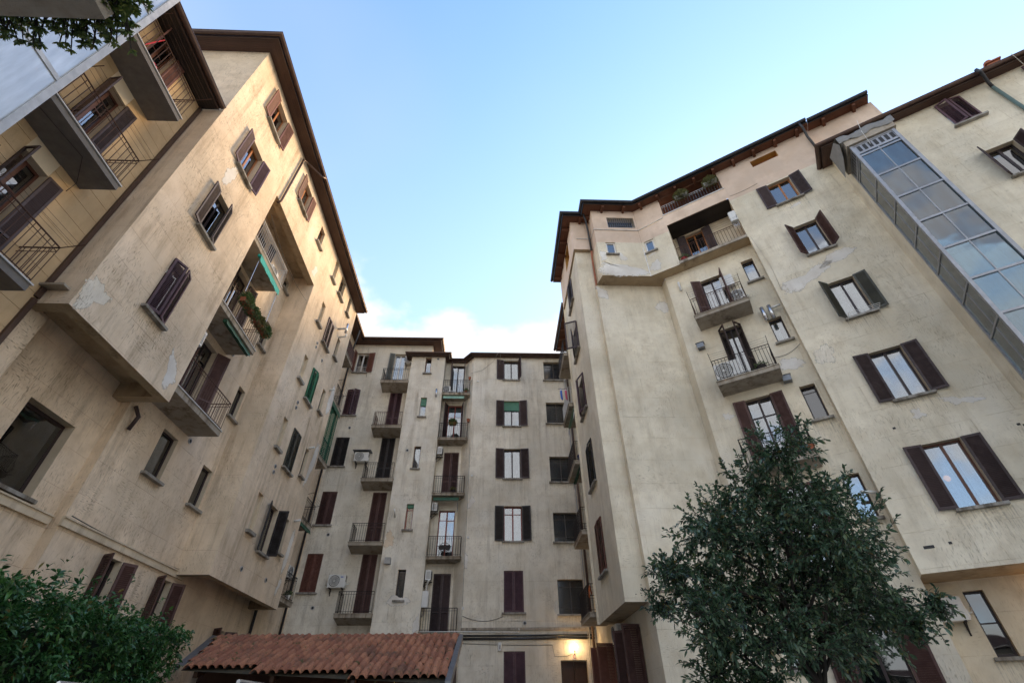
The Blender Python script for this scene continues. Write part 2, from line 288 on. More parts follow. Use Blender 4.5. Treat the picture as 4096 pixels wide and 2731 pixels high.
# wall frames: local x runs to the right as seen from the court, y into the wall, z up
class Frame:
    def __init__(s, ox, oy, rot): s.o = (ox, oy); s.r = rot; s.c = math.cos(rot); s.s = math.sin(rot)
    def W(s, u, d, z): return (s.o[0] + u * s.c - d * s.s, s.o[1] + u * s.s + d * s.c, z)
    def xy(s, u, d=0): return s.W(u, d, 0)[:2]
def left(x): return Frame(x, 0, math.pi / 2)
def front(y): return Frame(0, y, 0)
def east(x): return Frame(x, 0, -math.pi / 2)          # faces -X, u = -y
RROT = math.atan2(-.551326, .83429)
def slant(d): return Frame(d * .551326, d * .83429, RROT)
def slant_side(u): return Frame(u * .83429, -u * .551326, RROT - math.pi / 2)   # faces left along the slanted facade, u = -depth
def on(name, me, b, fr, u=0, d=0, z=0, **k): return add(name, me, b, wpos(b, fr.W(u, d, z)), fr.r, **k)

def wall(b, fr, u0, u1, z0, z1, mat, ops=(), name='wall', rmat=None):
    """one wall sheet in its frame, with openings (u0,u1,z0,z1,depth) cut and their reveals"""
    us = sorted({round(x, 4) for x in [u0, u1] + [o[i] for o in ops for i in (0, 1)] if u0 <= x <= u1}); zs = sorted({round(x, 4) for x in [z0, z1] + [o[i] for o in ops for i in (2, 3)] if z0 <= x <= z1})
    mb = MB(); ix = {}
    def V(u, z):
        if (u, z) not in ix: ix[(u, z)] = len(mb.v); mb.v.append((u, 0, z))
        return ix[(u, z)]
    for i in range(len(us) - 1):
        for j in range(len(zs) - 1):
            cu, cz = (us[i] + us[i + 1]) / 2, (zs[j] + zs[j + 1]) / 2
            if any(o[0] < cu < o[1] and o[2] < cz < o[3] for o in ops): continue
            mb.f.append((V(us[i], zs[j]), V(us[i + 1], zs[j]), V(us[i + 1], zs[j + 1]), V(us[i], zs[j + 1]))); mb.m.append(0)
    for a, c, e, g, dp in ops:
        for p, q in (((a, e), (a, g)), ((a, g), (c, g)), ((c, g), (c, e)), ((c, e), (a, e))):
            mb.quad((p[0], 0, p[1]), (q[0], 0, q[1]), (q[0], dp, q[1]), (p[0], dp, p[1]), 1)
    return on(name, mb.mesh(name, [mat, rmat or 'stucco_smooth']), b, fr)
def niche_back(b, fr, u0, u1, z0, z1, dp, mat): wall(b, Frame(*fr.xy(0, dp), fr.r), u0, u1, z0, z1, mat, name='niche')

def shutter_mesh(w, h, mat, mirror=False, panel=False):
    def mk():
        mb = MB(); s = -1 if mirror else 1; fw = min(.06, w * .17); t = .018
        def bx(x0, x1, y0, y1, z0, z1, mi=0): mb.box(min(s * x0, s * x1), max(s * x0, s * x1), y0, y1, z0, z1, mi)
        bx(0, fw, -t, t, 0, h); bx(w - fw, w, -t, t, 0, h); bx(fw, w - fw, -t, t, 0, fw * 1.3); bx(fw, w - fw, -t, t, h - fw, h)
        tall = h > 1.9
        if tall: bx(fw, w - fw, -t, t, h * .33, h * .33 + fw)
        n = max(8, int(h / .047)); z0, z1 = fw * 1.3, h - fw
        for k in range(n):
            z = z0 + (z1 - z0) * (k + .5) / n
            if tall and h * .33 - .01 < z < h * .33 + fw + .01: continue
            a, c, q = s * fw, s * (w - fw), .019
            if a > c: a, c = c, a
            mb.add([(a, -.014, z - q), (c, -.014, z - q), (c, .014, z + q), (a, .014, z + q), (a, -.014, z - q - .006), (c, -.014, z - q - .006), (c, .014, z + q - .006), (a, .014, z + q - .006)], [(0, 1, 2, 3), (7, 6, 5, 4), (4, 5, 1, 0), (6, 7, 3, 2)])
        return mb.mesh('shutter', mat)
    return cached(('sh', round(w, 3), round(h, 3), mat, mirror), mk)
def shutters(win, w, h, spec):
    mat, fl, fr_ = spec[:3]
    for s, ph in ((0, fl), (1, fr_)):
        if ph is None: continue
        me = shutter_mesh(w / 2 - .006, h - .01, mat, bool(s))
        y = .055 if ph < 3 else (-.03 if ph < 150 else -.036)
        if ph >= 150 and spec[3:]: y -= spec[3]
        ph += random.uniform(-1.2, 1.2) if ph < 3 else random.uniform(-4, 3)
        add('shutter', me, win, (w * s, y, .008), R(ph) if s else R(-ph))
def curtain_mesh(w, h, mat='curtain'):
    def mk():
        mb = MB(); n = max(10, int(w / .035)); rows = 2
        for j in range(rows):
            for i in range(n + 1):
                x = w * i / n; mb.v.append((x, .018 * math.sin(i * 1.9 + math.sin(i * .7)) * (1 if j == 0 else .7), h * j))
        for i in range(n): mb.f.append((i, i + 1, n + 2 + i, n + 1 + i)); mb.m.append(0)
        return mb.mesh('curtain', mat, True)
    return cached(('cu', round(w, 2), round(h, 2), mat), mk)
def window(b, fr, u0, u1, z0, z1, dp=.17, fm='frame_dark', leaves=2, transom=None, fw=.05, gl='glass', cur=None, sill=True, sp=.10, sh=None, room='room', name='window', blind=None, barred=0, low=None):
    w, h = u1 - u0, z1 - z0; mb = MB(); y0, y1 = dp, dp + .055
    mb.box(0, fw, y0, y1, 0, h); mb.box(w - fw, w, y0, y1, 0, h); mb.box(fw, w - fw, y0, y1, 0, fw * 1.3); mb.box(fw, w - fw, y0, y1, h - fw, h)
    xs = [fw + (w - 2 * fw) * k / leaves for k in range(leaves + 1)]; zs = [fw * 1.3] + [h * q for q in (transom or [])] + [h - fw]
    for x in xs[1:-1]: mb.box(x - fw * .7, x + fw * .7, y0 + .006, y1 - .006, fw * 1.3, h - fw)
    for i in range(leaves):
        for z in zs[1:-1]: mb.box(xs[i] + (fw * .7 if i else 0), xs[i + 1] - (fw * .7 if i < leaves - 1 else 0), y0 + .012, y1 - .012, z - fw * .35, z + fw * .35)
    # the room behind
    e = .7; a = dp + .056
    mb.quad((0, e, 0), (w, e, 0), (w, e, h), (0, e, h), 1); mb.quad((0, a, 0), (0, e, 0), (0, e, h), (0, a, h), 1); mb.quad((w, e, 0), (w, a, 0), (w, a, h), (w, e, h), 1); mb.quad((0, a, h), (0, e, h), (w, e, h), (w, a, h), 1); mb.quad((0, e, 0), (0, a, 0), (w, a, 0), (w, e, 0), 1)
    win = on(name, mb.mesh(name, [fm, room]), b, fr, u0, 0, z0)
    for i in range(leaves):
        for j in range(len(zs) - 1):
            x0, x1, c0, c1 = xs[i] + (fw * .7 if i else 0), xs[i + 1] - (fw * .7 if i < leaves - 1 else 0), zs[j] + (fw * .35 if j else 0), zs[j + 1] - (fw * .35 if j < len(zs) - 2 else 0)
            g = gl
            if low and j == 0: g = low
            me = cached(('pane', round(x1 - x0, 3), round(c1 - c0, 3), g), lambda: MB().box(0, x1 - x0, 0, .008, 0, c1 - c0).mesh('pane', g))
            po = add('pane', me, win, (x0, dp + .024, c0)); po.rotation_euler = (random.uniform(-.012, .012), 0, random.uniform(-.012, .012))
    if cur:
        for i in range(leaves):
            q = random.choice((.62, .78, .9, .96)) if cur == 1 else cur; cw = (w - .1) / leaves; ww = round(cw * q, 2)
            add('curtain', curtain_mesh(ww, h - .1), win, (.05 + cw * i + (cw - ww if i else 0), dp + random.choice((.10, .14, .2)), .05))
    if blind: add('roller_blind', cached(('bl', round(w, 2), round(h * blind, 2)), lambda: slat_blind(w - .04, h * blind)), win, (.02, dp - .05, h * (1 - blind)))
    if sill:
        add('sill', cached(('sill', round(w, 2), sp), lambda: MB().box(-.09, w + .09, -sp, .02, -.075, -.002).box(.004, w - .004, .02, dp, -.07, .006).mesh('sill', 'stone_sill')), win)
        if random.random() < .8:
            L = random.choice((.7, 1.0, 1.35)); k = random.randrange(4)
            add('water_stain', cached(('stain', round(w, 1), L, k), lambda: stain_mesh(w, L, k)), win, (0, 0, 0))
    if sh: shutters(win, w, h, sh)
    if barred:
        g = MB()
        for k in range(barred): g.cyl((.03 + (w - .06) * k / (barred - 1), -.012, .0), (.03 + (w - .06) * k / (barred - 1), -.012, h), .011, 5)
        add('window_grille', g.mesh('window_grille', 'steel'), win, (0, .05, 0))
    return win
def stain_mesh(w, L, k):
    """run-off film below a sill: a thin ragged curtain of streaks"""
    mb = MB(); rr = random.Random(k * 7 + int(L * 10)); x = -.12
    while x < w + .10:
        b = rr.uniform(.015, .06); l = L * rr.uniform(.25, 1) * (1.25 if (x < .03 or x > w - .05) else .8); n = 4; y = -.0025
        mb.v += [(x, y, -.08), (x + b, y, -.08), (x + b * .8, y, -.08 - l * .6), (x + b * .5, y, -.08 - l), (x + b * .25, y, -.08 - l * .6)]; o = len(mb.v) - 5
        mb.f.append((o, o + 1, o + 2, o + 3, o + 4)); mb.m.append(0); x += b + rr.uniform(.0, .05)
    return mb.mesh('water_stain', 'stain')
def slat_blind(w, h):
    mb = MB(); n = max(3, int(h / .05))
    for k in range(n): z = h * k / n; mb.box(0, w, 0, .012, z + .003, z + h / n - .003)
    return mb.mesh('roller_blind', 'blind_green')
def wallw(b, fr, u0, u1, z0, z1, mat, wins=(), extra=(), rmat=None):
    """wall plus its windows; every window entry is (u0,u1,z0,z1,{options})"""
    ops = [(w[0], w[1], w[2], w[3], (w[4] if len(w) > 4 else {}).get('dp', .17)) for w in wins] + list(extra)
    o = wall(b, fr, u0, u1, z0, z1, mat, ops, rmat=rmat)
    for w in wins: window(b, fr, *w[:4], **(w[4] if len(w) > 4 else {}))
    return o
def railing_mesh(w, p, h, mat, pitch=.115, bar=.009, sides=(1, 1), hooks=False):
    def mk():
        mb = MB(); pts = []
        y = -p + .03; x0, x1 = .03, w - .03
        path = ([(x0, 0)] if sides[0] else []) + [(x0, y), (x1, y)] + ([(x1, 0)] if sides[1] else [])
        for z, r in ((h, .016), (.07, .011), (h - .11, .008)):
            for a, c in zip(path, path[1:]): mb.tube([(a[0], a[1], z), (c[0], c[1], z)], r, 5)
        for a, c in zip(path, path[1:]):
            L = math.hypot(c[0] - a[0], c[1] - a[1]); n = max(1, round(L / pitch))
            for k in range(n + 1): q = k / n; mb.tube([(a[0] + (c[0] - a[0]) * q, a[1] + (c[1] - a[1]) * q, .0), (a[0] + (c[0] - a[0]) * q, a[1] + (c[1] - a[1]) * q, h)], bar, 4, cap=False)
        if hooks:
            for x in (x0, x1): mb.tube([(x, y, h), (x, y - .42, h + .10)], .010, 5)
            for q in (.14, .24, .34): mb.tube([(x0, y - q, h + .10 * q / .42), (w / 2, y - q, h + .10 * q / .42 - .03), (x1, y - q, h + .10 * q / .42)], .0035, 4)
        return mb.mesh('railing', mat)
    return cached(('rail', round(w, 2), p, h, mat, pitch, sides, hooks), mk)
def balcony(b, fr, u0, u1, zb, p, th=.16, rh=.9, slab='concrete', rail='iron', taper=.0, sides=(1, 1), hooks=False, pitch=.115, edge=None):
    w = u1 - u0
    mb = MB(); t = th
    mb.add([(0, .02, -taper), (w, .02, -taper), (w, -p, 0), (0, -p, 0), (0, .02, t), (w, .02, t), (w, -p, t), (0, -p, t)], [(0, 1, 2, 3), (7, 6, 5, 4), (3, 2, 6, 7), (2, 1, 5, 6), (0, 3, 7, 4)])
    mb.box(-.025, w + .025, -p - .03, 0, t, t + .03, 1)
    o = on('balcony', mb.mesh('balcony', [slab, edge or 'concrete']), b, fr, u0, 0, zb)
    add('railing', railing_mesh(w, p, rh, rail, pitch, sides=sides, hooks=hooks), o, (0, 0, t + .03))
    return o
def offset(pts, d):
    out = []; n = len(pts)
    def nrm(a, c): v = Vector((c[0] - a[0], c[1] - a[1])).normalized(); return Vector((v.y, -v.x))
    for i, p in enumerate(pts):
        a = nrm(pts[i - 1], p) if i else None; c = nrm(p, pts[i + 1]) if i < n - 1 else None
        if a is None: m = c
        elif c is None: m = a
        else: m = (a + c); m = m / max(.25, m.dot(a) )
        out.append((p[0] + m.x * d, p[1] + m.y * d))
    return out
def eave(b, pts, z, ov, npl, soff, fas='fascia_brown', gut='gutter_brown', gr=.075, rise=.0, rafters=0, raf='soffit_red', roof=True):
    fr = [offset(pts, ov * k / npl) for k in range(npl + 1)]; zz = lambda k: z + rise * (1 - k / npl)
    outer = fr[-1]; mb = MB(); o1 = offset(pts, ov + .025)
    for i in range(len(pts) - 1):
        a, c, a1, c1 = outer[i], outer[i + 1], o1[i], o1[i + 1]
        for lo, hi in ((z - .03, z + .12),):
            mb.quad((*a1, lo), (*c1, lo), (*c1, hi), (*a1, hi)); mb.quad((*c, lo), (*a, lo), (*a, hi), (*c, hi)); mb.quad((*a, lo), (*c, lo), (*c1, lo), (*a1, lo)); mb.quad((*a1, hi), (*c1, hi), (*c, hi), (*a, hi))
    for e in (0, -1): mb.quad((*outer[e], z - .03), (*o1[e], z - .03), (*o1[e], z + .12), (*outer[e], z + .12))
    ea = add('eave', MB_local(mb, b).mesh('eave', fas), b)
    for i in range(len(pts) - 1):
        for k in range(npl):
            p = MB(); g = .003; f0, f1 = k / npl + g, (k + 1) / npl - g
            L = lambda j, f: (pts[j][0] + (outer[j][0] - pts[j][0]) * f, pts[j][1] + (outer[j][1] - pts[j][1]) * f)
            q = [L(i, f0), L(i + 1, f0), L(i + 1, f1), L(i, f1)]; h = [zz(k), zz(k), zz(k + 1), zz(k + 1)]
            vs = [(*q[j], h[j]) for j in range(4)] + [(*q[j], h[j] + .022) for j in range(4)]
            p.add(vs, [(0, 1, 2, 3), (7, 6, 5, 4), (0, 3, 7, 4), (1, 5, 6, 2), (2, 6, 7, 3), (0, 4, 5, 1)])
            # the plank's own axes follow its run so that its grain does too
            d = Vector((pts[i + 1][0] - pts[i][0], pts[i + 1][1] - pts[i][1])); an = math.atan2(d.y, d.x); c0 = Vector((*q[0], z)); rot = Matrix.Rotation(-an, 3, 'Z')
            p.v = [tuple(rot @ (Vector(v) - c0)) for v in p.v]
            add('plank', p.mesh('plank', soff), ea, wpos(b, c0), an)
    # gutter swept along the outer line
    gp = [offset(pts, ov + .03 + gr + gr * 1.02 * math.cos(w)) for w in [math.pi * (1 + k / 8) for k in range(9)]]
    hz = [z + .10 + gr * math.sin(math.pi * (1 + k / 8)) for k in range(9)]
    g = MB()
    for i in range(len(pts) - 1):
        for k in range(8): g.quad((*gp[k][i], hz[k]), (*gp[k][i + 1], hz[k]), (*gp[k + 1][i + 1], hz[k + 1]), (*gp[k + 1][i], hz[k + 1]))
        g.quad((*gp[8][i], hz[8]), (*gp[8][i + 1], hz[8]), (*gp[0][i + 1], hz[0]), (*gp[0][i], hz[0]))
        l2 = offset(pts, ov + .03 + gr * 2.2); g.quad((*gp[8][i], hz[8] - .012), (*gp[8][i + 1], hz[8] - .012), (*l2[i + 1], hz[8] - .004), (*l2[i], hz[8] - .004)); g.quad((*l2[i], hz[8] - .004), (*l2[i + 1], hz[8] - .004), (*l2[i + 1], hz[8] + .014), (*l2[i], hz[8] + .014))
    for e in (0, -1): g.add([(*gp[k][e], hz[k]) for k in range(9)], [tuple(range(9))])
    add('gutter', MB_local(g, b).mesh('gutter', gut), ea)
    if rafters:
        for i in range(len(pts) - 1):
            a, c = Vector(pts[i]), Vector(pts[i + 1]); L = (c - a).length; n = max(1, int(L / rafters))
            d = (c - a) / L; nv = Vector((d.y, -d.x))
            for k in range(n):
                q = a + d * (L * (k + .5) / n); m = MB(); m.box(-.055, .055, -ov + .04, .06, -.17, -.004)
                add('rafter', cached(('raf', ov, raf), lambda: m.mesh('rafter', raf)), ea, wpos(b, (*q, z)), math.atan2(d.y, d.x))
    if roof:
        inn = offset(pts, -1.1); rr = MB(); up = offset(pts, ov + .03)
        for i in range(len(pts) - 1): rr.quad((*up[i], z + .14), (*up[i + 1], z + .14), (*inn[i + 1], z + .75), (*inn[i], z + .75))
        add('roof', MB_local(rr, b).mesh('roof', 'roof_sheet'), b)
    return ea
def MB_local(mb, b):
    o = Vector(b.location); mb.v = [tuple(Vector(v) - o) for v in mb.v]; return mb
def poly(b, pts, z, mat, name='soffit', th=0):
    mb = MB(); n = len(pts); mb.add([(*p, z) for p in pts], [tuple(range(n))])
    return add(name, MB_local(mb, b).mesh(name, mat), b)
def pipe(b, name, pts, r, mat, n=8):
    return add(name, MB_local(MB().tube(pts, r, n), b).mesh(name, mat, True), b)
def patch(b, fr, outline, d=-.004, mat='patch', seed=0, outline_min=None):
    """a thin irregular repair skim, outline in wall units (u,z)"""
    rr = random.Random(seed); P = []
    n = len(outline); ph = [rr.uniform(0, 6.28) for _ in range(8)]
    cxm, czm = sum(p[0] for p in outline) / n, sum(p[1] for p in outline) / n
    def cr(p0, p1, p2, p3, q): return tuple(.5 * (2 * p1[i] + (p2[i] - p0[i]) * q + (2 * p0[i] - 5 * p1[i] + 4 * p2[i] - p3[i]) * q * q + (3 * p1[i] - p0[i] - 3 * p2[i] + p3[i]) * q ** 3) for i in (0, 1))
    for i in range(n):
        o4 = [outline[(i + k) % n] for k in (-1, 0, 1, 2)]; k = 9
        for j in range(k):
            x, z = cr(*o4, j / k); w = i + j / k; s = .05 * math.sin(w * 2.7 + ph[0]) + .035 * math.sin(w * 6.1 + ph[1]) + .022 * math.sin(w * 13 + ph[2]) + rr.uniform(-.012, .012)
            L = max(.1, math.hypot(x - cxm, z - czm)); P.append((x + (x - cxm) / L * s, max(z + (z - czm) / L * s, outline_min) if outline_min else z + (z - czm) / L * s))
    mb = MB(); m = len(P); mb.v = [(p[0], d, p[1]) for p in P] + [(cxm + (p[0] - cxm) * .55, d, czm + (p[1] - czm) * .55) for p in P] + [(cxm, d, czm)]
    for i in range(m): j = (i + 1) % m; mb.f += [(i, j, m + j, m + i), (m + i, m + j, 2 * m)]; mb.m += [0, 0]
    me = mb.mesh('plaster_patch', mat + '_ragged'); at = me.attributes.new('core', 'FLOAT', 'POINT'); at.data.foreach_set('value', [0.] * m + [1.] * (m + 1))
    return on('plaster_patch', me, b, fr)

# ------------------------------------------------------------------ ground
gm = MB(); gm.quad((-300, -300, 0), (300, -300, 0), (300, 300, 0), (-300, 300, 0)); add('ground', gm.mesh('ground', 'paving'), kind='structure')

# ================================================================== left building with the two bays
BL = thing('apartment_building', 'tan stucco apartment building with two projecting bays and dark wooden eaves, on the left', 'building', (-11, 14, 0))
LB, LR, LN = left(-8.47), left(-9.5), left(-9.75)
TAN = 'stucco_tan'; TOP = 20.62
nosill = dict(sill=False)
def niche(fr, u0, u1, z0, z1):
    niche_back(BL, fr, u0, u1, z0, z1, .12, 'stucco_smooth')
    on('sill', MB().box(-.1, u1 - u0 + .1, -.13, .115, -.1, .004).mesh('sill', 'stone_sill'), BL, fr, u0, 0, z0)
small = dict(fm='frame_dark', leaves=1, dp=.13, sp=.13, gl='glass_dark')
wallw(BL, LB, 7.03, 10.73, 7.95, TOP, TAN, [
    (8.53, 9.38, 18.68, 20.12, dict(fm='frame_orange', sh=('sh_red', 172, 174), sp=.13)),
    (8.50, 9.30, 15.55, 17.13, dict(fm='frame_orange', cur=1, sh=('sh_plum', 171, 168), sp=.13)),
    (8.52, 9.30, 12.40, 14.03, dict(cur=1, sh=('sh_brown', 172, 24), sp=.13)),
    (8.49, 9.26, 9.27, 10.98, dict(sh=('sh_plum', 20, 22), sp=.13))])
wallw(BL, LB, 10.73, 15.5, 17.15, TOP, TAN, [
    (11.99, 12.76, 18.68, 20.06, dict(fm='frame_orange', sh=('sh_red', 172, 174), sp=.13)),
    (14.35, 14.88, 18.95, 20.03, dict(small, fm='frame_orange'))])
sm_z = [(19.30, 20.50), (16.22, 17.48), (13.0, 14.24), (9.8, 11.06), (6.65, 7.96)]
ni_z = [(19.12, 20.46), (16.14, 17.43), (12.95, 14.19), (9.75, 11.05), (6.63, 7.95)]
wallw(BL, LB, 15.5, 21.2, 4.92, TOP, TAN, [
    (18.0, 18.7, 19.2, 20.46, dict(cur=.5, sp=.14)),
    (17.94, 18.76, 15.84, 17.4, dict(sh=('sh_plum', 3, 3), sp=.14)),
    (17.92, 18.70, 12.62, 14.24, dict(sh=('sh_green', 12, 12), sp=.14)),
    (17.92, 18.77, 9.42, 11.13, dict(sh=('sh_olive', 4, 4), sp=.14)),
    (18.0, 18.78, 6.26, 7.94, dict(sh=('sh_black', 158, 92), sp=.14, cur=1))] + [(19.65, 20.04, a, c, small) for a, c in sm_z],
    extra=[(16.82, 17.24, a, c, .12) for a, c in ni_z])
for a, c in ni_z: niche(LB, 16.82, 17.24, a, c)
# near end wall, bay cheeks
wall(BL, front(7.03), -9.15, -8.47, 7.95, 16.0, TAN); wall(BL, front(7.03), -14, -8.47, 16.0, TOP, TAN); wall(BL, front(7.03), -9.75, -9.15, 0, 7.95, TAN)
wall(BL, front(15.5), -9.5, -8.47, 4.92, 17.15, TAN); wall(BL, front(15.5), -9.5, -8.77, 17.15, 17.6, TAN); wall(BL, Frame(0, 10.73, math.pi), 8.77, 9.5, 17.15, 17.6, TAN)
for y, z0, z1 in ((10.73, 7.95, 17.15), (21.2, 4.92, TOP)): wall(BL, Frame(0, y, math.pi), 8.47, 9.5, z0, z1, TAN)
# recess back wall with balcony doors, small windows and the ground-floor windows
fl = [8.38, 11.55, 14.70]
rwin = [(14.88, 15.38, 9.98, 11.2, small), (14.88, 15.35, 13.2, 14.43, small), (14.9, 15.35, 16.45, 17.05, small), (12.37, 13.13, 6.78, 8.08, small), (14.75, 15.38, 6.77, 8.05, small),
        (12.47, 13.2, 2.6, 4.70, dict(sh=('sh_maroon', 118, 150), gl='glass_dark', sill=False)), (14.82, 15.58, 2.7, 4.72, dict(sh=('sh_maroon', 125, 145), gl='glass_dark', sill=False))]
for k, z in enumerate(fl):
    rwin.append((12.08, 12.98, z + .2, [11.26, 14.5, 17.0][k], dict(name='balcony_door', sill=False, transom=[.8], cur=1 if k < 2 else None, sh=(('sh_maroon', 'sh_brown', 'sh_brown')[k], 172, (140, 168, 172)[k]))))
cz = [5.28, 8.42, 11.45, 14.65, 17.75]
for z in cz: rwin.append((22.1, 22.95, z + .2, z + 2.5, dict(name='balcony_door', sill=False, sh=('sh_brown', 4, 4))))
rwin.append((18.9, 19.7, 2.2, 4.0, dict(sh=('sh_maroon', 120, 120), sill=False)))
wallw(BL, LR, 10.82, 25.05, 0, 17.15, TAN, rwin[:-2] + rwin[-1:])
wallw(BL, LR, 21.2, 25.05, 17.15, 21.25, TAN, [rwin[-2]]); wall(BL, LR, 10.73, 15.5, 17.15, 17.6, TAN)
wallw(BL, LN, 7.55, 10.82, 0, 8.5, TAN, [(8.72, 10.05, 5.16, 6.84, dict(leaves=1, fw=.08, gl='glass_dark', dp=.22, sp=.12))])
wall(BL, front(10.82), -9.75, -9.5, 0, 8.5, TAN); wall(BL, left(-9.3), 7.03, 7.58, 0, 8.0, TAN); wall(BL, Frame(0, 7.58, math.pi), 9.3, 9.75, 0, 8.0, TAN)
# string course
def course(u0, u1, x, z, h=.16, p=.07): on('string_course', MB().box(0, u1 - u0, -p, 0, 0, h).box(0, u1 - u0, -p - .03, 0, h, h + .035).mesh('string_course', 'stucco_smooth'), BL, left(x), u0, 0, z)
course(7.6, 10.75, -9.75, 4.86); course(10.76, 15.95, -9.5, 4.86)
# undersides: a lip round the edge and a raised dark panel inside it
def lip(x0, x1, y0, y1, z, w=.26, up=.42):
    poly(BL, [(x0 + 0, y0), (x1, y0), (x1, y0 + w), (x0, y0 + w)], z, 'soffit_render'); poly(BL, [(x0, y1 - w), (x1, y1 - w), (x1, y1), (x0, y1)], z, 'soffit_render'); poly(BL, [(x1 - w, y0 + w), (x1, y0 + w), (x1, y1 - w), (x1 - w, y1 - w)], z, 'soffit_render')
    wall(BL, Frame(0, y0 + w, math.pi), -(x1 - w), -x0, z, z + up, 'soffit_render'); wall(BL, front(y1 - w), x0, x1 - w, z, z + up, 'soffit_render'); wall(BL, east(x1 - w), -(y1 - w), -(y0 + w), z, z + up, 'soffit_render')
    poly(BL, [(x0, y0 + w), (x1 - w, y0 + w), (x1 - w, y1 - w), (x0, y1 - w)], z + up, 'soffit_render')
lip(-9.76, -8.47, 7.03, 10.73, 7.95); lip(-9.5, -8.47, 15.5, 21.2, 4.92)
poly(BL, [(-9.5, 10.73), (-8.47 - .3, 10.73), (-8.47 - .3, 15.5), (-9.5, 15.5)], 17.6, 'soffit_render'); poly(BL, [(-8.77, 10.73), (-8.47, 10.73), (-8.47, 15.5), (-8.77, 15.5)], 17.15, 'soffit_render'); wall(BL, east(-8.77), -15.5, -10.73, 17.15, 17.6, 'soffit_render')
for k, z in enumerate(fl):
    balcony(BL, LR, 10.74, 13.45, z, .93, th=.17, rh=.95, rail=('iron_rust', 'iron_rust', 'iron_white')[k], edge='slab_edge')
for k, z in enumerate(cz): balcony(BL, LR, 21.22, 22.85, z, .93, th=.16, rh=.92, hooks=k in (1, 3), rail='iron')
eave(BL, [(-14, 7.03), (-8.47, 7.03), (-8.47, 21.2)], TOP - .02, .46, 6, 'soffit_brown', gr=.08)
# the part of it that turns the far corner
CL_ = front(25.05)
A = dict(sp=.11)
wallw(BL, CL_, -9.5, -5.4, 0, 21.25, 'stucco_grey', [
    (-9.22, -8.42, 18.97, 20.52, dict(A, fm='frame_white', fw=.06, cur=.4, sh=('sh_red', 100, 171))), (-9.24, -8.47, 15.82, 17.62, dict(A, sh=('sh_plum', 14, 34))), (-9.26, -8.47, 12.58, 14.37, dict(A, sh=('sh_black', 2, 2))), (-9.26, -8.46, 9.39, 11.15, dict(A, sh=('sh_maroon', 2, 2))), (-9.24, -8.46, 6.26, 8.0, dict(A, sh=('sh_red', 2, 2))),
    (-6.60, -5.84, 14.72, 17.57, dict(name='balcony_door', sill=False, sh=('sh_plum', 2, 2))), (-6.61, -5.82, 11.55, 14.37, dict(name='balcony_door', sill=False, sh=('sh_black', 2, 2))), (-6.56, -5.80, 8.33, 11.11, dict(name='balcony_door', sill=False, sh=('sh_maroon', 2, 2))), (-6.53, -5.78, 5.28, 7.98, dict(name='balcony_door', sill=False, sh=('sh_maroon', 2, 2))),
    (-8.95, -8.1, 2.3, 4.05, dict(sh=('sh_maroon', 100, 168), sill=False, gl='glass_dark')), (-6.85, -6.0, 2.3, 4.05, dict(sh=('sh_maroon', 168, 120), sill=False, gl='glass_dark')),
    (-6.72, -6.02, 17.8, 20.48, dict(name='balcony_door', fm='frame_white', sill=False, sh=('sh_grey', 160, None)))])
wall(BL, CL_, -5.4, -4.3, 19.6, 21.25, 'stucco_grey')
on('window_guard', MB().box(0, .8, 0, .012, .1, .12).box(0, .8, 0, .012, .22, .24).box(0, .8, 0, .012, .34, .36).box(0, .8, 0, .012, .46, .48).mesh('window_guard', 'iron_white'), BL, CL_, -9.22, .03, 18.97)
for k, z in enumerate([17.62, 14.52, 11.36, 8.14, 5.08]):
    balcony(BL, CL_, -7.1, -5.43, z, .93, th=.14, rh=.88, taper=.18, rail='iron_rust' if k in (1,) else 'iron', sides=(1, 0))
wall(BL, left(-4.3), 25.05, 27, 19.5, 21.25, TAN)
eave(BL, [(-9.5, 21.2), (-9.5, 25.05), (-4.3, 25.05), (-4.3, 28)], 21.23, .55, 6, 'soffit_brown', gr=.08)
# pipes, flues, vents and cables on it
pipe(BL, 'downpipe', [(-7.83, 12.15, 20.62), (-7.95, 12.0, 20.5), (-8.30, 11.35, 20.42), (-8.40, 11.08, 20.3), (-8.40, 10.98, 17.15), (-8.5, 10.95, 17.0)], .045, 'gutter_brown')
pipe(BL, 'downpipe', [(-9.40, 24.5, .3), (-9.40, 24.5, 20.2), (-8.85, 23.4, 21.1)], .055, 'gutter_dark'); pipe(BL, 'downpipe', [(-9.40, 21.5, .3), (-9.40, 21.5, 20.5)], .06, 'gutter_dark')
pipe(BL, 'downpipe', [(-9.43, 10.95, 7.95), (-9.3, 11.05, 7.7), (-9.42, 11.1, 7.35)], .05, 'sh_brown')
pipe(BL, 'flue', [(-8.47, 19.3, 17.75), (-8.05, 19.3, 17.78)], .05, 'pvc_grey'); pipe(BL, 'flue', [(-8.02, 19.3, 17.5), (-8.02, 19.3, 18.1)], .065, 'steel'); pipe(BL, 'flue', [(-8.47, 19.75, 17.55), (-8.15, 19.75, 17.6), (-8.13, 19.75, 17.75)], .045, 'pvc_white')
for y, z in ((20.4, 14.6), (19.9, 11.15), (20.5, 8.1)): pipe(BL, 'flue', [(-8.5, y, z), (-8.22, y, z + .05)], .05, 'pvc_white')
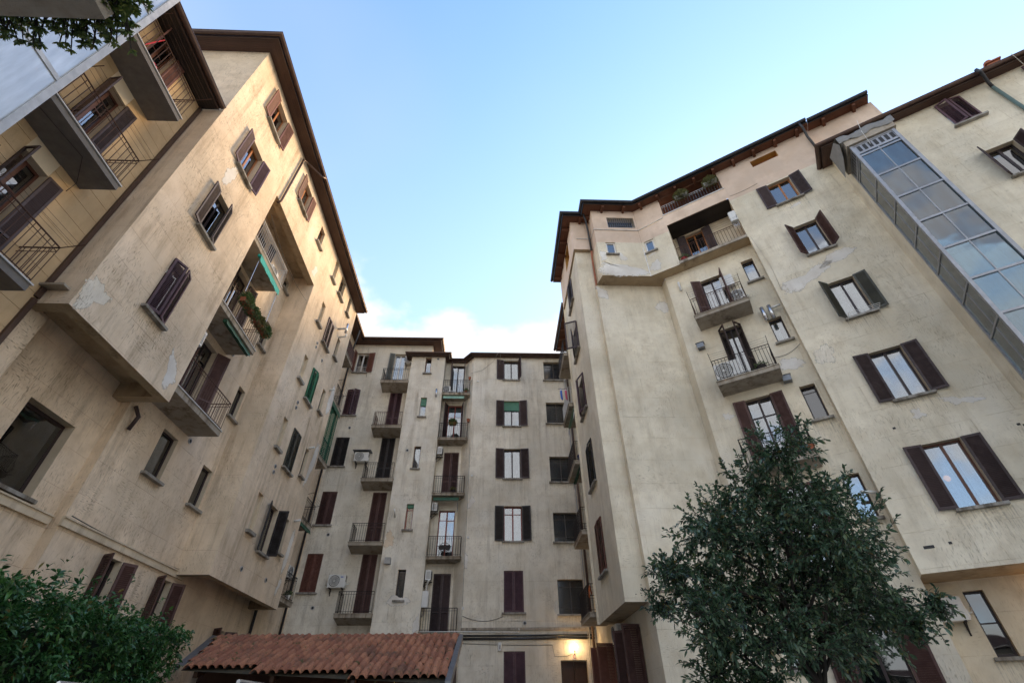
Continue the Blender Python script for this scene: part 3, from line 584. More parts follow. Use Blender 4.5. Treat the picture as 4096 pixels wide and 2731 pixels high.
for y, z in ((12.9, 19.2), (13.1, 19.35), (13.75, 11.8), (17.55, 15.15), (17.55, 15.38), (17.5, 12.1), (17.5, 11.85), (17.35, 9.15), (17.35, 8.92), (18.55, 15.1), (17.3, 5.5), (19.4, 5.6), (13.6, 8.3)):
    x = LB if y > 15.5 or z > 17.2 else LR
    on('vent', cached('vent', lambda: MB().tube([(0, .02, 0), (0, -.03, 0)], [.075, .085], 14).tube([(0, -.031, 0), (0, -.033, 0)], .055, 12, 1).mesh('vent', ['pvc_grey', 'ac_dark'])), BL, x, y, 0, z)
for u, z in ((-8.62, 14.98), (-8.45, 8.9), (-8.4, 5.62)): on('vent', CACHE['vent'], BL, CL_, u, 0, z)
def sag(a, c, s, n=8): return [(a[0] + (c[0] - a[0]) * k / n, a[1] + (c[1] - a[1]) * k / n, a[2] + (c[2] - a[2]) * k / n - s * 4 * (k / n) * (1 - k / n)) for k in range(n + 1)]
pipe(BL, 'cable', sag((-8.46, 10.9, 16.2), (-8.46, 15.3, 16.0), .35), .008, 'cable', 4); pipe(BL, 'cable', sag((-9.42, 10.9, 5.1), (-9.42, 15.9, 5.08), .05), .012, 'cable', 4)
pipe(BL, 'cable', sag((-9.3, 25.03, 4.35), (-5.45, 25.03, 4.35), .02), .012, 'cable', 4); pipe(BL, 'cable', sag((-8.6, 25.03, 20.9), (-8.3, 25.03, 18.6), -.1), .008, 'cable', 4)
patch(BL, LB, [(8.32, 14.55), (8.55, 14.35), (8.72, 14.9), (8.62, 15.45), (8.42, 15.35)], seed=1); patch(BL, LB, [(7.10, 8.05), (7.3, 8.05), (7.5, 8.35), (7.7, 8.6), (7.55, 8.8), (7.12, 8.85)], seed=2, mat='stucco_grey')
patch(BL, LB, [(10.2, 8.15), (10.45, 8.15), (10.55, 8.55), (10.2, 8.95), (9.95, 9.15), (10.05, 8.75)], seed=3)
patch(BL, LB, [(20.35, 9.6), (20.6, 9.75), (20.9, 10.6), (21.1, 11.7), (20.75, 11.9), (20.55, 10.9)], seed=4); patch(BL, LB, [(20.6, 13.4), (21.05, 13.7), (21.1, 15.0), (20.75, 15.2)], seed=5); patch(BL, LB, [(20.5, 6.2), (20.75, 6.2), (20.95, 7.1), (20.9, 7.8), (20.6, 7.6)], seed=6); patch(BL, LB, [(20.5, 5.3), (20.65, 5.3), (20.85, 5.95), (20.6, 5.9)], seed=61)
patch(BL, LB, [(14.9, 17.5), (15.2, 17.35), (15.35, 17.85), (15.1, 18.1)], seed=7)

# ================================================================== yellow panelled building, nearest on the left
BY = thing('apartment_building', 'apartment building clad in ochre panels with balconies, close by on the left', 'building', (-11, 3, 0))
YW = left(-9.15)
yb = [7.45, 10.55, 13.65]
ydoors = [(4.98, 5.62, z + .2, z + 2.68, dict(name='balcony_door', fm='frame_brown', sill=False, leaves=2, cur=.6, room='room_warm', gl='glass', transom=[.72], sh=(('sh_brown', 'sh_brown', 'sh_red')[k], (95, 100, 120)[k], 174))) for k, z in enumerate(yb)]
wallw(BY, YW, -3, 7.03, 0, 16.05, 'seam', ydoors)
rows = [k * .4455 + .10 for k in range(-0, 37)]
for z in rows:                                   # panels stop at the door openings
    segs = [(-3, 7.02)]
    for d in ydoors:
        if z + .43 > d[2] and z < d[3]: segs = [(-3, d[0]), (d[1], 7.02)]
    z1 = min(z + .4355, 16.04)
    for a, c in segs:
        if z1 - z > .05: on('cladding_panel', cached(('cp', round(c - a, 2), round(z1 - z, 2)), lambda: MB().box(0, c - a, -.012, -.001, 0, z1 - z).mesh('cladding_panel', 'yellow_panel')), BY, YW, a, 0, z)
for z in yb:
    o = balcony(BY, YW, 4.1, 6.18, z, .79, th=.15, rh=.95, slab='slab_paint', rail='iron_rust', edge='slab_edge', hooks=True, pitch=.12)
on('corner_strip', MB().box(0, .10, -.06, .0, 0, 8.0).mesh('corner_strip', 'gutter_brown'), BY, YW, 6.92, -.012, 8.05); on('corner_strip', MB().box(0, .10, -.06, .0, 0, 7.9).mesh('corner_strip', 'gutter_brown'), BY, YW, 6.92, -.012, .1)
on('ledge', MB().box(-.1, .45, -.5, .1, 0, .05).mesh('ledge', 'concrete'), BY, YW, 6.95, 0, 8.3)
eave(BY, [(-9.15, -3), (-9.15, 6.98)], 16.03, .56, 7, 'soffit_black', gr=.08); wall(BY, Frame(0, 6.98, math.pi), 9.15, 14, 8, 16.0, 'yellow_panel')
pipe(BY, 'cable', [(-9.1, 6.0, 10.2), (-8.9, 5.9, 10.35), (-8.55, 5.4, 10.53), (-8.7, 4.2, 10.53), (-9.1, 3.9, 10.5)], .006, 'iron', 4)

# ================================================================== middle building
BC = thing('apartment_building', 'grey beige apartment building closing the far end of the court', 'building', (0, 27, 0))
GR = 'stucco_grey'; C2 = front(24.3); C3 = front(24.95); CT = 19.72
nz = [(18.44, 19.66), (15.35, 16.66), (12.15, 13.46), (8.93, 10.22), (5.79, 7.09)]
nopt = [dict(fm='frame_brown', cur=None), dict(fm='frame_white', blind=.4, cur=1), dict(cur=1), dict(fm='frame_red', blind=.14, cur=.9, transom=[.78]), dict(gl='glass_dark')]
wallw(BC, C2, -5.42, -3.3, 0, CT, GR, [(-4.53, -4.16, a, c, dict(dict(leaves=1, dp=.16, sp=.11), **o)) for (a, c), o in zip(nz, nopt)])
wall(BC, left(-3.3), 24.3, 24.95, 0, CT, GR); wall(BC, east(-5.42), -25.05, -24.3, 0, CT, GR)
slabs = [17.0, 14.0, 10.8, 7.68, 4.55]
dt = [19.5, 16.5, 13.4, 10.1, 7.05]
dopt = [dict(sh=('sh_brown', 80, 95), cur=.5), dict(fm='frame_red', sh=('sh_brown', 110, 105), cur=1, transom=[.7]), dict(sh=('sh_maroon', 2, 2)), dict(fm='frame_red', transom=[.8], cur=1), dict(sh=('sh_brown', 2, 2))]
wallw(BC, C3, -3.3, -1.95, 0, CT, GR, [(-2.92, -2.07, s, t_, dict(dict(name='balcony_door', sill=False, dp=.12), **o)) for s, t_, o in zip(slabs, dt, dopt)])
cham = Frame(-1.95, 24.95, math.atan2(-.65, .5)); wall(BC, cham, 0, math.hypot(.5, .65), 0, CT, GR)
mz = [(18.0, 19.5), (14.76, 16.47), (11.6, 13.33), (8.37, 10.11), (5.27, 7.03), (1.9, 3.8)]
mo = [dict(sh=('sh_brown', 172, 110), cur=.4), dict(sh=('sh_brown', 174, 173), cur=1, blind=.36), dict(sh=('sh_brown', 173, 174), cur=1), dict(fm='frame_red', sh=('sh_black', 173, 172), cur=1, transom=[.78]), dict(sh=('sh_plum', 2, 2)), dict(sh=('sh_plum', 2, 2), sill=False)]
wz = [(18.0, 19.43), (14.95, 16.38), (11.41, 12.88), (8.33, 9.78), (5.19, 6.64)]
wallw(BC, C2, -1.45, 4.6, 0, CT, GR, [(.47, 1.40, a, c, dict(dict(sp=.10), **o)) for (a, c), o in zip(mz, mo)] + [(3.0, 4.25, a, c, dict(fm='frame_steel', fw=.028, gl='glass_frost', transom=[.2, .8], dp=.2, sp=.13)) for a, c in wz], extra=[(2.93, 4.08, 0, 3.46, .3)])
for k, s in enumerate(slabs):
    balcony(BC, C3, -3.28, -1.62, s - .15, .72, th=.11, rh=.92, taper=.05, sides=(0, 1))
wall(BC, front(24.75), 2.9, 4.12, 0, 3.5, 'room', name='hall_back')
dr = on('door', MB().box(0, .58, .3, .36, 0, 3.4).box(.6, 1.15, .3, .36, 0, 3.4).box(.08, .5, .285, .3, .3, 1.4).box(.08, .5, .285, .3, 1.6, 3.2).box(.68, 1.07, .285, .3, .3, 1.4).box(.68, 1.07, .285, .3, 1.6, 3.2).mesh('door', 'door_wood'), BC, C2, 2.93, 0, .02)
add('handle', MB().tube([(.63, .28, 1.2), (.63, .22, 1.2), (.63, .22, 1.5), (.63, .28, 1.5)], .012, 6).mesh('handle', 'steel'), dr)
eave(BC, [(-5.42, 25.05), (-5.42, 24.3), (-3.3, 24.3), (-3.3, 24.95), (-1.95, 24.95), (-1.45, 24.3), (4.6, 24.3)], CT, .22, 3, 'soffit_brown', gr=.075)
for z, r, m in ((4.26, .045, 'gutter_dark'), (4.38, .035, 'gutter_dark')): pipe(BC, 'conduit', [(-1.45, 24.24, z), (4.5, 24.24, z)], r, m)
pipe(BC, 'conduit', [(-3.25, 24.18, 4.53), (-1.5, 24.20, 4.53), (1.15, 24.24, 4.5), (1.15, 24.24, 4.65)], .022, 'pvc_white')
for x, r, m in ((4.42, .06, 'gutter_brown'), (4.27, .025, 'pvc_grey'), (4.20, .012, 'cable_pale')): pipe(BC, 'downpipe', [(x, 24.18, .2), (x, 24.18, 19.6)], r, m)
pipe(BC, 'cable', sag((-1.4, 24.28, 5.15), (.45, 24.28, 5.12), .2), .009, 'cable', 4); pipe(BC, 'cable', sag((-1.46, 24.28, 4.1), (2.6, 24.28, 4.02), .03), .01, 'cable', 4); pipe(BC, 'cable', [(2.6, 24.28, 4.02), (2.68, 24.28, 3.6), (3.2, 24.28, 3.6), (3.5, 24.26, 3.7)], .008, 'cable', 4)
pipe(BC, 'cable', [(-.2, 24.26, 19.4), (.1, 23.85, 19.8), (.25, 23.9, 19.85), (.2, 24.28, 19.0)], .01, 'cable_pale', 4); pipe(BC, 'cable', [(-1.6, 24.2, 18.4), (-.9, 24.28, 18.7), (-.2, 24.26, 19.4)], .007, 'cable', 4)
pipe(BC, 'cable', [(-1.42, 24.285, 13.4), (-1.42, 24.285, 4.6)], .008, 'cable', 4)
for u, z in ((-3.75, 19.55), (1.42, 4.85), (-4.9, 13.2)): on('vent', CACHE['vent'], BC, C2, u, 0, z)
for u, z in ((-1.15, 17.85), (-1.25, 11.75), (-1.3, 8.55), (-1.38, 5.45)): on('junction_box', cached('jb', lambda: MB().box(-.05, .05, -.05, .0, -.05, .05).mesh('junction_box', 'pvc_white')), BC, C2, u, 0, z)
pipe(BC, 'flue', [(-3.62, 24.12, 16.6), (-3.62, 24.12, 17.15)], .06, 'steel'); pipe(BC, 'flue', [(-5.05, 24.3, 9.55), (-5.05, 24.02, 9.7), (-5.08, 23.98, 9.85)], .045, 'pvc_white')
on('vent_box', MB().box(-.14, .14, -.2, 0, -.14, .14).mesh('vent_box', 'box_grey'), BC, C2, -5.08, 0, 7.45)
patch(BC, C2, [(-5.4, 8.1), (-5.2, 8.05), (-4.95, 8.3), (-4.95, 8.65), (-5.2, 8.85), (-5.4, 8.7)], seed=11, mat='stucco_tan'); patch(BC, C2, [(-4.8, 5.55), (-3.95, 5.55), (-3.9, 5.85), (-4.1, 5.95), (-4.7, 5.95)], seed=12, d=-.003); patch(BC, C2, [(-1.44, 10.0), (-1.15, 10.1), (-1.05, 10.45), (-1.3, 10.6)], seed=13); patch(BC, C2, [(-1.44, 7.2), (-1.25, 7.2), (-1.25, 7.65), (-1.42, 7.7)], seed=14); patch(BC, C2, [(-3.6, 4.6), (-3.32, 4.6), (-3.32, 5.2), (-3.5, 5.0)], seed=15)
on('ledge', MB().box(0, 6, -.06, 0, 0, .10).mesh('ledge', 'concrete'), BC, C2, -1.44, 0, 4.58)

# ================================================================== right building
BR = thing('apartment_building', 'pale stucco apartment building with pink attic storey and slanted facade on the right', 'building', (9, 18, 0))
SR = 'stucco_right'; AT = 22.0
RB, RR, RG, RK = slant(16.0), slant(16.5), slant(17.4), slant(17.0)
F1 = east(3.89)
wallw(BR, F1, -19.7, -15.5, 4.15, 19.82, SR, [(-18.3, -17.1, 18.15, 19.62, dict(sh=('sh_brown', 8, 10), sp=.12)), (-18.32, -17.1, 15.0, 16.65, dict(sh=('sh_brown', 18, 70), sp=.12)), (-18.4, -17.15, 11.85, 13.6, dict(sh=('sh_plum', 18, 20), sp=.12)), (-18.42, -17.2, 8.6, 10.37, dict(sh=('sh_black', 6, 6), sp=.12)), (-18.45, -17.25, 5.45, 7.24, dict(sh=('sh_red', 3, 3), sp=.12))])
wall(BR, east(3.80), -19.7, -15.3, 19.82, AT, 'pink_render', [(-17.6, -16.5, 20.6, 21.85, .45)], rmat='yellow_reveal'); niche_back(BR, east(3.80), -17.6, -16.5, 20.6, 21.85, .45, 'room')
F2 = front(15.5); wall(BR, F2, 3.89, 4.77, 4.15, 19.82, SR); wall(BR, front(15.3), 3.80, 4.77, 19.82, AT, 'pink_render'); poly(BR, [(3.80, 15.3), (4.77, 15.3), (4.77, 15.5), (3.80, 15.5)], 19.82, 'soffit_render'); poly(BR, [(3.80, 15.5), (3.89, 15.5), (3.89, 19.7), (3.80, 19.7)], 19.82, 'soffit_render')
wall(BR, Frame(0, 19.7, math.pi), -4.6, -3.80, 4.15, AT, SR); poly(BR, [(3.89, 15.5), (4.6, 15.5), (4.6, 19.7), (3.89, 19.7)], 4.15, 'soffit_render')
F3 = front(15.2); wall(BR, F3, 4.6, 7.68, 0, 17.16, SR)
wall(BR, east(4.6), -15.5, -15.2, 4.15, 17.16, SR)
wallw(BR, east(4.6), -24.3, -15.2, 0, 4.15, SR, [(-18.1, -16.9, .4, 3.78, dict(name='balcony_door', sh=('sh_maroon', 110, 100), sill=False)), (-22.3, -21.0, .4, 3.72, dict(name='balcony_door', sh=('sh_red', 100, 95), sill=False))])
fz = [4.40, 7.35, 10.40, 13.40, 16.5]
wallw(BR, east(4.6), -24.3, -19.7, 4.15, 20.3, SR, [(-21.5, -20.7, z + .2, z + 2.4, dict(name='balcony_door', sill=False, sh=('sh_brown', 8, 8))) for z in fz])
for k, z in enumerate(fz): balcony(BR, east(4.6), -21.95, -19.75, z, 1.02, th=.14, rh=.95, rail='iron_white' if k == 3 else 'iron')
eave(BR, [(4.6, 24.3), (4.6, 19.75)], 20.3, .68, 5, 'soffit_red', 'gutter_dark', 'gutter_brown', rafters=.9)
wall(BR, east(7.68), -15.2, -14.70, 0, 17.16, SR)
rd = [13.90, 10.76, 7.60, 4.42]
rro = [dict(cur=None, sh=('sh_maroon', 150, 100)), dict(sh=('sh_brown', 55, 60)), dict(sh=('sh_maroon', 174, 173), transom=[.74]), dict(sh=('sh_maroon', 174, 173))]
wallw(BR, RR, -1.70, 2.03, 0, 17.16, SR, [(1.38, 1.84, a, c, dict(leaves=1, dp=.18, sp=.12, **o)) for (a, c), o in zip([(15.2, 16.42), (12.05, 13.17), (8.86, 10.14), (5.72, 7.0)], [dict(), dict(cur=.6), dict(gl='glass_dark', transom=[.82]), {}])]
      + [(-.36, .46, z, t_, dict(dict(name='balcony_door', sill=False), **o)) for z, t_, o in zip(rd, [16.2, 13.4, 10.17, 7.0], rro)]
      + [(-.1, 1.0, .2, 3.75, dict(name='balcony_door', sill=False, gl='glass_dark', sh=('sh_maroon', 174, 174))), (-1.6, -1.22, 2.4, 3.5, dict(leaves=1, sp=.1, gl='glass_dark'))])
for k, z in enumerate(rd): balcony(BR, RR, -.97, 1.05, z - .19, .82, th=.15, rh=.88, rail=('iron_rust', 'iron', 'iron', 'iron')[k], taper=.04, hooks=k in (0, 1), edge='concrete')
wall(BR, slant_side(2.03), -16.5, -16.0, 4.15, 17.16, SR); wall(BR, slant_side(2.03), -17.4, -16.5, 0, 4.15, SR)
wallw(BR, RB, 2.03, 5.97, 4.15, 17.16, SR, [
    (3.44, 4.31, 5.48, 7.23, dict(fm='frame_brown', cur=1, sh=('sh_brown', 174, 173), sp=.12, room='room_warm')), (3.50, 4.36, 8.65, 10.37, dict(cur=1, sh=('sh_brown', 173, 173), sp=.12)),
    (3.55, 4.34, 11.82, 13.48, dict(cur=1, sh=('sh_olive', 128, 166), sp=.12)), (3.56, 4.38, 15.03, 16.69, dict(cur=.9, sh=('sh_maroon', 128, 122), sp=.12))])
wallw(BR, RB, 2.03, 5.97, 17.16, 19.72, SR, [(3.55, 4.43, 18.2, 19.65, dict(fm='frame_orange', cur=1, sh=('sh_brown', 174, 173), sp=.12))])
wall(BR, RB, 2.0, 5.97, 19.72, AT, 'pink_render', [(3.48, 4.58, 21.22, 21.66, .28)], rmat='yellow_reveal'); window(BR, Frame(*RB.xy(0, .28), RB.r), 3.48, 4.58, 21.22, 21.66, dp=.0, fm='frame_orange', sill=False, leaves=2)
poly(BR, [RB.xy(2.03), RB.xy(5.97), RG.xy(5.97), RG.xy(2.03)], 4.15, 'soffit_render')
wallw(BR, RG, 2.03, 12, 0, 4.15, SR, [(2.84, 3.26, 2.5, 3.9, dict(leaves=1, sp=.12, gl='glass_dark', transom=[.5]))])
# upper box over the blank wall, loggia and attic balcony
BX = front(14.56)
wo = dict(fm='frame_white', fw=.07, leaves=1, dp=.06, sp=.10, cur=1, sh=None)
wallw(BR, BX, 4.77, 6.99, 17.16, 19.5, SR, [(5.21, 5.67, 18.62, 19.49, wo)]); wallw(BR, BX, 4.77, 6.99, 19.5, AT, 'pink_render', [(5.52, 6.9, 20.66, 21.46, dict(fm='frame_dark', leaves=1, sill=False, gl='glass_dark', barred=13, dp=.3))])
wall(BR, east(4.77), -15.5, -14.56, 17.16, 19.5, SR); wall(BR, east(4.77), -15.5, -14.56, 19.5, AT, 'pink_render')
wallw(BR, RB, -2.19, -.85, 17.16, 19.5, SR, [(-2.08, -1.64, 18.66, 19.47, wo)]); wall(BR, RB, -2.19, -.85, 19.5, AT, 'pink_render')
wall(BR, RB, -.85, 2.0, 19.92, 20.68, 'pink_render'); wall(BR, RB, 2.0, 2.03, 17.16, 19.72, SR)
poly(BR, [(4.77, 14.56), (6.99, 14.56), (7.68, 15.2), (4.6, 15.2)], 17.16, 'soffit_render'); poly(BR, [(6.99, 14.56), RB.xy(2.03), RR.xy(2.03), RR.xy(-1.70)], 17.16, 'soffit_render'); poly(BR, [(6.99, 14.56), RR.xy(-1.70), (7.68, 15.2)], 17.16, 'soffit_render'); poly(BR, [(4.6, 15.2), (4.77, 15.2), (4.77, 15.5), (4.6, 15.5)], 17.16, 'soffit_render')
wallw(BR, RK, -.9, 2.05, 17.3, 19.92, 'stucco_smooth', [(-.3, .5, 17.36, 19.8, dict(name='balcony_door', fm='frame_orange', cur=.7, sill=False, sh=('sh_brown', 172, 168)))])
poly(BR, [RB.xy(-.85), RB.xy(2.0), RK.xy(2.0), RK.xy(-.85)], 17.32, 'concrete', 'loggia_floor')
for s_, u in ((1, 2.0),): wall(BR, slant_side(u), -17.0, -16.0, 17.3, 19.92, 'stucco_smooth')
wall(BR, Frame(*slant_side(-.85).o, RROT + math.pi / 2), 16.0, 17.0, 17.3, 19.92, 'stucco_smooth')
for k in range(9):
    a, c = 16.02 + k * .11, 16.02 + k * .11 + .104; A0, A1 = slant(a), slant(c)
    on('plank', cached('logpl', lambda: MB().box(0, 2.85, 0, .104, 0, .02).mesh('plank', 'soffit_black')), BR, A0, -.85, 0, 19.90)
on('balcony', MB().box(-.87, 2.0, -.02, .9, 17.18, 17.33).mesh('balcony', 'concrete'), BR, RB, 0, -.012, 0); lr = on('railing', railing_mesh(2.8, .03, .9, 'iron_rust', .13, sides=(0, 0), hooks=True), BR, RB, -.83, .06, 17.33)
on('railing', railing_mesh(2.82, .03, .72, 'steel', .125, .013, (0, 0)), BR, RB, -.84, .03, 20.71); on('coping', MB().box(-.9, 2.04, -.04, .12, 20.68, 20.72).mesh('coping', 'frame_white'), BR, RB)
wall(BR, slant(17.4), -.85, 2.0, 20.6, AT, 'door_wood'); wall(BR, slant_side(2.0), -17.4, -16.0, 20.68, AT, 'pink_render'); poly(BR, [RB.xy(-.85), RB.xy(2.0), slant(17.4).xy(2.0), slant(17.4).xy(-.85)], 20.67, 'concrete', 'terrace_floor')
poly(BR, [(3.85, 15.35), (4.8, 15.35), (4.8, 14.6), (6.99, 14.6), RB.xy(6.0, .05), slant(17.6).xy(6.0), slant(17.6).xy(0), (6.0, 19.7), (3.85, 19.7)], AT + .03, 'soffit_red', 'ceiling')
eave(BR, [(3.80, 19.7), (3.80, 15.3), (4.77, 15.3), (4.77, 14.56), (6.99, 14.56), RB.xy(6.05)], AT, .42, 4, 'soffit_red', 'gutter_dark', 'gutter_dark', gr=.075, rafters=.88)
wall(BR, slant(16.25), 5.9, 8.6, 18.6, AT + .25, 'pink_render'); eave(BR, [slant(16.25).xy(6.15), slant(16.25).xy(8.5)], AT + .22, .42, 4, 'soffit_red', 'gutter_dark', 'gutter_dark', gr=.075, rafters=1.1)
pipe(BR, 'downpipe', [(4.42, 14.75, 22.0), (4.55, 14.95, 21.7), (4.66, 15.22, 21.0), (4.66, 15.22, 19.6)], .05, 'gutter_dark'); pipe(BR, 'downpipe', [(4.66, 15.22, 19.6), (4.67, 15.36, 19.2), (4.67, 15.42, 17.25), (4.62, 15.3, 17.05)], .052, 'terracotta')
pipe(BR, 'downpipe', [RB.W(5.75, -.55, 22.0), RB.W(5.8, -.45, 21.75), RB.W(5.85, -.12, 21.4), RB.W(5.85, -.12, 19.6)], .05, 'gutter_dark')
pipe(BR, 'conduit', [(4.0, 15.27, 20.62), (4.73, 15.27, 20.62), (4.74, 14.53, 20.45), (6.98, 14.53, 20.42), RB.W(-.9, -.02, 20.55)], .022, 'pvc_white', 6)
patch(BR, BX, [(4.79, 17.2), (6.95, 17.2), (6.9, 17.55), (6.3, 17.75), (5.9, 17.95), (5.2, 17.9), (4.8, 18.1)], seed=21); patch(BR, BX, [(4.85, 18.2), (5.12, 18.3), (5.15, 18.75), (4.9, 18.8)], seed=22); patch(BR, BX, [(5.72, 18.3), (6.1, 18.25), (6.0, 18.6), (5.75, 18.75)], seed=23)
patch(BR, RB, [(-2.1, 17.45), (-1.85, 17.35), (-1.6, 17.5), (-1.62, 17.9), (-1.85, 18.0), (-2.08, 17.85)], seed=24); patch(BR, RB, [(-2.1, 18.35), (-1.7, 18.4), (-1.75, 18.5), (-2.0, 18.5)], seed=25)
patch(BR, F3, [(4.62, 16.4), (5.0, 16.3), (5.05, 16.8), (4.62, 17.1)], seed=26); patch(BR, F3, [(7.2, 15.6), (7.6, 15.5), (7.62, 16.2), (7.2, 16.1)], seed=27)
patch(BR, RB, [(2.25, 13.75), (2.7, 13.55), (3.2, 13.85), (3.9, 14.15), (4.1, 14.4), (3.7, 14.5), (3.0, 14.25), (2.35, 14.2)], seed=28); patch(BR, RB, [(3.6, 14.25), (4.4, 14.3), (4.9, 14.6), (4.7, 14.85), (4.1, 14.7)], seed=29)
patch(BR, RB, [(4.35, 8.45), (4.5, 8.3), (4.7, 8.15), (5.05, 8.05), (5.3, 8.1), (5.1, 8.25), (4.7, 8.35)], seed=30); patch(BR, RB, [(3.65, 8.05), (3.95, 8.0), (3.9, 8.2), (3.75, 8.25)], seed=31); patch(BR, RB, [(2.15, 10.6), (2.6, 10.4), (2.75, 10.8), (2.6, 11.1), (2.2, 11.05)], seed=32, mat='stucco_grey')
patch(BR, RR, [(-1.15, 9.6), (-.95, 9.6), (-.9, 9.8), (-1.05, 9.92), (-1.18, 9.8)], seed=33); patch(BR, RR, [(1.1, 10.9), (1.7, 10.8), (1.85, 11.1), (1.6, 11.35), (1.2, 11.25)], seed=34); patch(BR, RB, [(3.95, 17.75), (4.25, 17.78), (4.15, 17.95), (3.95, 17.9)], seed=35)
for u, z, L in ((-1.2, 16.3, .5),): pipe(BR, 'flue', [RR.W(u, -.08, z - .25), RR.W(u, -.08, z + .25)], .055, 'pvc_white')
for u in (1.35, 1.6): pipe(BR, 'flue', [RR.W(u, -.2, 13.05), RR.W(u, -.2, 13.65)], .075, 'steel')
pipe(BR, 'flue', [RR.W(1.62, -.2, 13.5), RR.W(1.98, -.22, 13.5)], .045, 'pvc_white'); pipe(BR, 'flue', [RR.W(2.03, -.2, 6.3), RR.W(1.65, -.35, 6.35)], .05, 'pvc_white')
for u, z in ((-1.15, 12.9), (1.15, 10.5)): on('vent_box', cached('vb', lambda: MB().box(-.13, .13, -.24, 0, -.12, .1).add([(-.16, -.27, .1), (.16, -.27, .1), (.16, 0, .14), (-.16, 0, .14)], [(0, 1, 2, 3)]).mesh('vent_box', 'zinc')), BR, RR, u, 0, z)
pipe(BR, 'cable', sag(RR.W(1.1, -.02, 11.5), RR.W(2.0, -.02, 11.75), .12), .008, 'cable', 4); pipe(BR, 'cable', [RB.W(2.1, -.01, 17.1), RB.W(2.25, -.01, 15.2), RB.W(2.2, -.01, 13.9)], .007, 'cable_pale', 4); pipe(BR, 'cable', sag(RB.W(2.1, -.012, 20.0), RB.W(3.3, -.012, 20.05), .06), .007, 'cable', 4)
for u, z in ((5.55, 7.25), (5.65, 7.2), (3.1, 7.85), (2.9, 4.75)): on('vent', cached('hole', lambda: MB().box(-.035, .035, -.006, .0, -.03, .03).mesh('vent', 'ac_dark')), BR, RB, u, 0, z)
on('vent', MB().box(-.11, .11, -.008, 0, -.035, .035).mesh('vent', 'ac_dark'), BR, RB, 2.45, 0, 4.72)
on('ledge', MB().box(0, 3.1, -.03, 0, 0, .06).mesh('ledge', 'concrete'), BR, F3, 4.62, 0, 4.33)
on('clothes_airer', MB().box(0, .9, -.5, -.49, 0, .012).box(0, .9, -.4, -.39, 0, .012).box(0, .9, -.3, -.29, 0, .012).box(0, .9, -.2, -.19, 0, .012).box(0, .012, -.5, 0, 0, .012).box(.89, .9, -.5, 0, 0, .012).mesh('clothes_airer', 'iron_white'), BR, RB, 3.5, -.1, 11.66)

# ================================================================== wing at the far right
BW = thing('apartment_building', 'stucco wing with dark brown eave beside the glass lift tower, far right', 'building', (14, 10, 0))
RW = slant(15.25)
wallw(BW, RW, 5.97, 17, 0, 19.2, SR, [(9.3, 10.05, 17.62, 19.05, dict(sh=('sh_plum', 30, 12), sp=.14)), (9.22, 9.98, 14.5, 16.0, dict(cur=1, sh=('sh_brown', 128, 110), sp=.14)), (9.2, 9.98, 11.35, 13.0, dict(cur=1, sh=('sh_brown', 174, 174), sp=.14)), (9.2, 9.98, 8.2, 9.85, dict(cur=1, sh=('sh_brown', 174, 174), sp=.14)), (12.2, 13.0, 17.62, 19.05, dict(sh=('sh_plum', 174, 174), sp=.14)), (12.2, 13.0, 14.5, 16.0, dict(sh=('sh_brown', 174, 174), sp=.14, cur=1))])
wall(BW, slant_side(5.97), -16.0, -15.25, 0, 19.2, SR)
eave(BW, [slant(16.0).xy(5.97), RW.xy(5.97), RW.xy(17)], 19.2, .34, 5, 'soffit_brown', gr=.08)
pipe(BW, 'downpipe', [RW.W(10.6, -.62, 19.3), RW.W(10.65, -.6, 19.1), RW.W(10.85, -.12, 18.95), RW.W(10.85, -.07, 18.7)], .055, 'gutter_dark'); pipe(BW, 'downpipe', [RW.W(10.85, -.07, 18.7), RW.W(10.85, -.07, .2)], .055, 'copper_green')
pipe(BW, 'cable', sag(RW.W(11.6, -.6, 19.3), RW.W(11.9, -.02, 18.7), .1), .01, 'cable_pale', 4)

BB = thing('apartment_building', 'low plain stucco outbuilding added out of view behind the viewer to shade the lower walls and mirror in the panes', 'building', (4, -18, 0))  # unseen block added to darken the lower walls and give the panes a reflection
RF = Frame(0, -16, math.pi)
bw = []
for k in range(11):
    for z in (1.6,): bw.append((-24 + k * 3.4, -22.9 + k * 3.4, z, z + 1.6, dict(sh=('sh_brown', 174, 174), sp=.1)))
wallw(BB, RF, -26, 14, 0, 4.4, 'stucco_grey', bw); eave(BB, [(26, -16), (-14, -16)], 4.4, .6, 4, 'soffit_brown')

# ================================================================== glass lift tower on the wing
LT = thing('lift_tower', 'steel framed glass lift tower standing against the right wing', 'lift tower', slant(14.6).W(6.6, 0, 0), RROT)
def ltadd(name, mb, mat, parent=LT, sm=False, loc=(0, 0, 0)): return add(name, mb.mesh(name, mat, sm), parent, loc)
X0, X1, Y0, Y1, ZT = -.62, .66, -.60, .64, 17.45       # local: x along the facade, y into the wall
f = MB()
for x in (X0, X1): f.box(x - .045, x + .045, Y0 - .045, Y0 + .045, 0, ZT)
f.box(X0 - .03, X0 + .03, Y1 - .09, Y1 - .01, 0, ZT); f.box(X1 - .03, X1 + .03, Y1 - .09, Y1 - .01, 0, ZT)
rung = [17.45 - .04, 16.93, 16.78] + [15.57 - 1.245 * k for k in range(13)]
for z in rung:
    f.box(X0 + .045, X1 - .045, Y0 - .03, Y0 + .03, z - .035, z + .035)
    for x in (X0, X1): f.box(x - .025, x + .025, Y0 + .045, Y1 - .09, z - .03, z + .03)
ltf = ltadd('frame', f, 'alu')
mid = MB(); mid.box(-.015, .015, Y0 - .02, Y0 + .02, 0, 16.93)
for x in (X0, X1): mid.box(x - .015, x + .015, (Y0 + Y1) / 2 - .06, (Y0 + Y1) / 2 - .03, 0, 16.93)
ltadd('mullion', mid, 'alu')
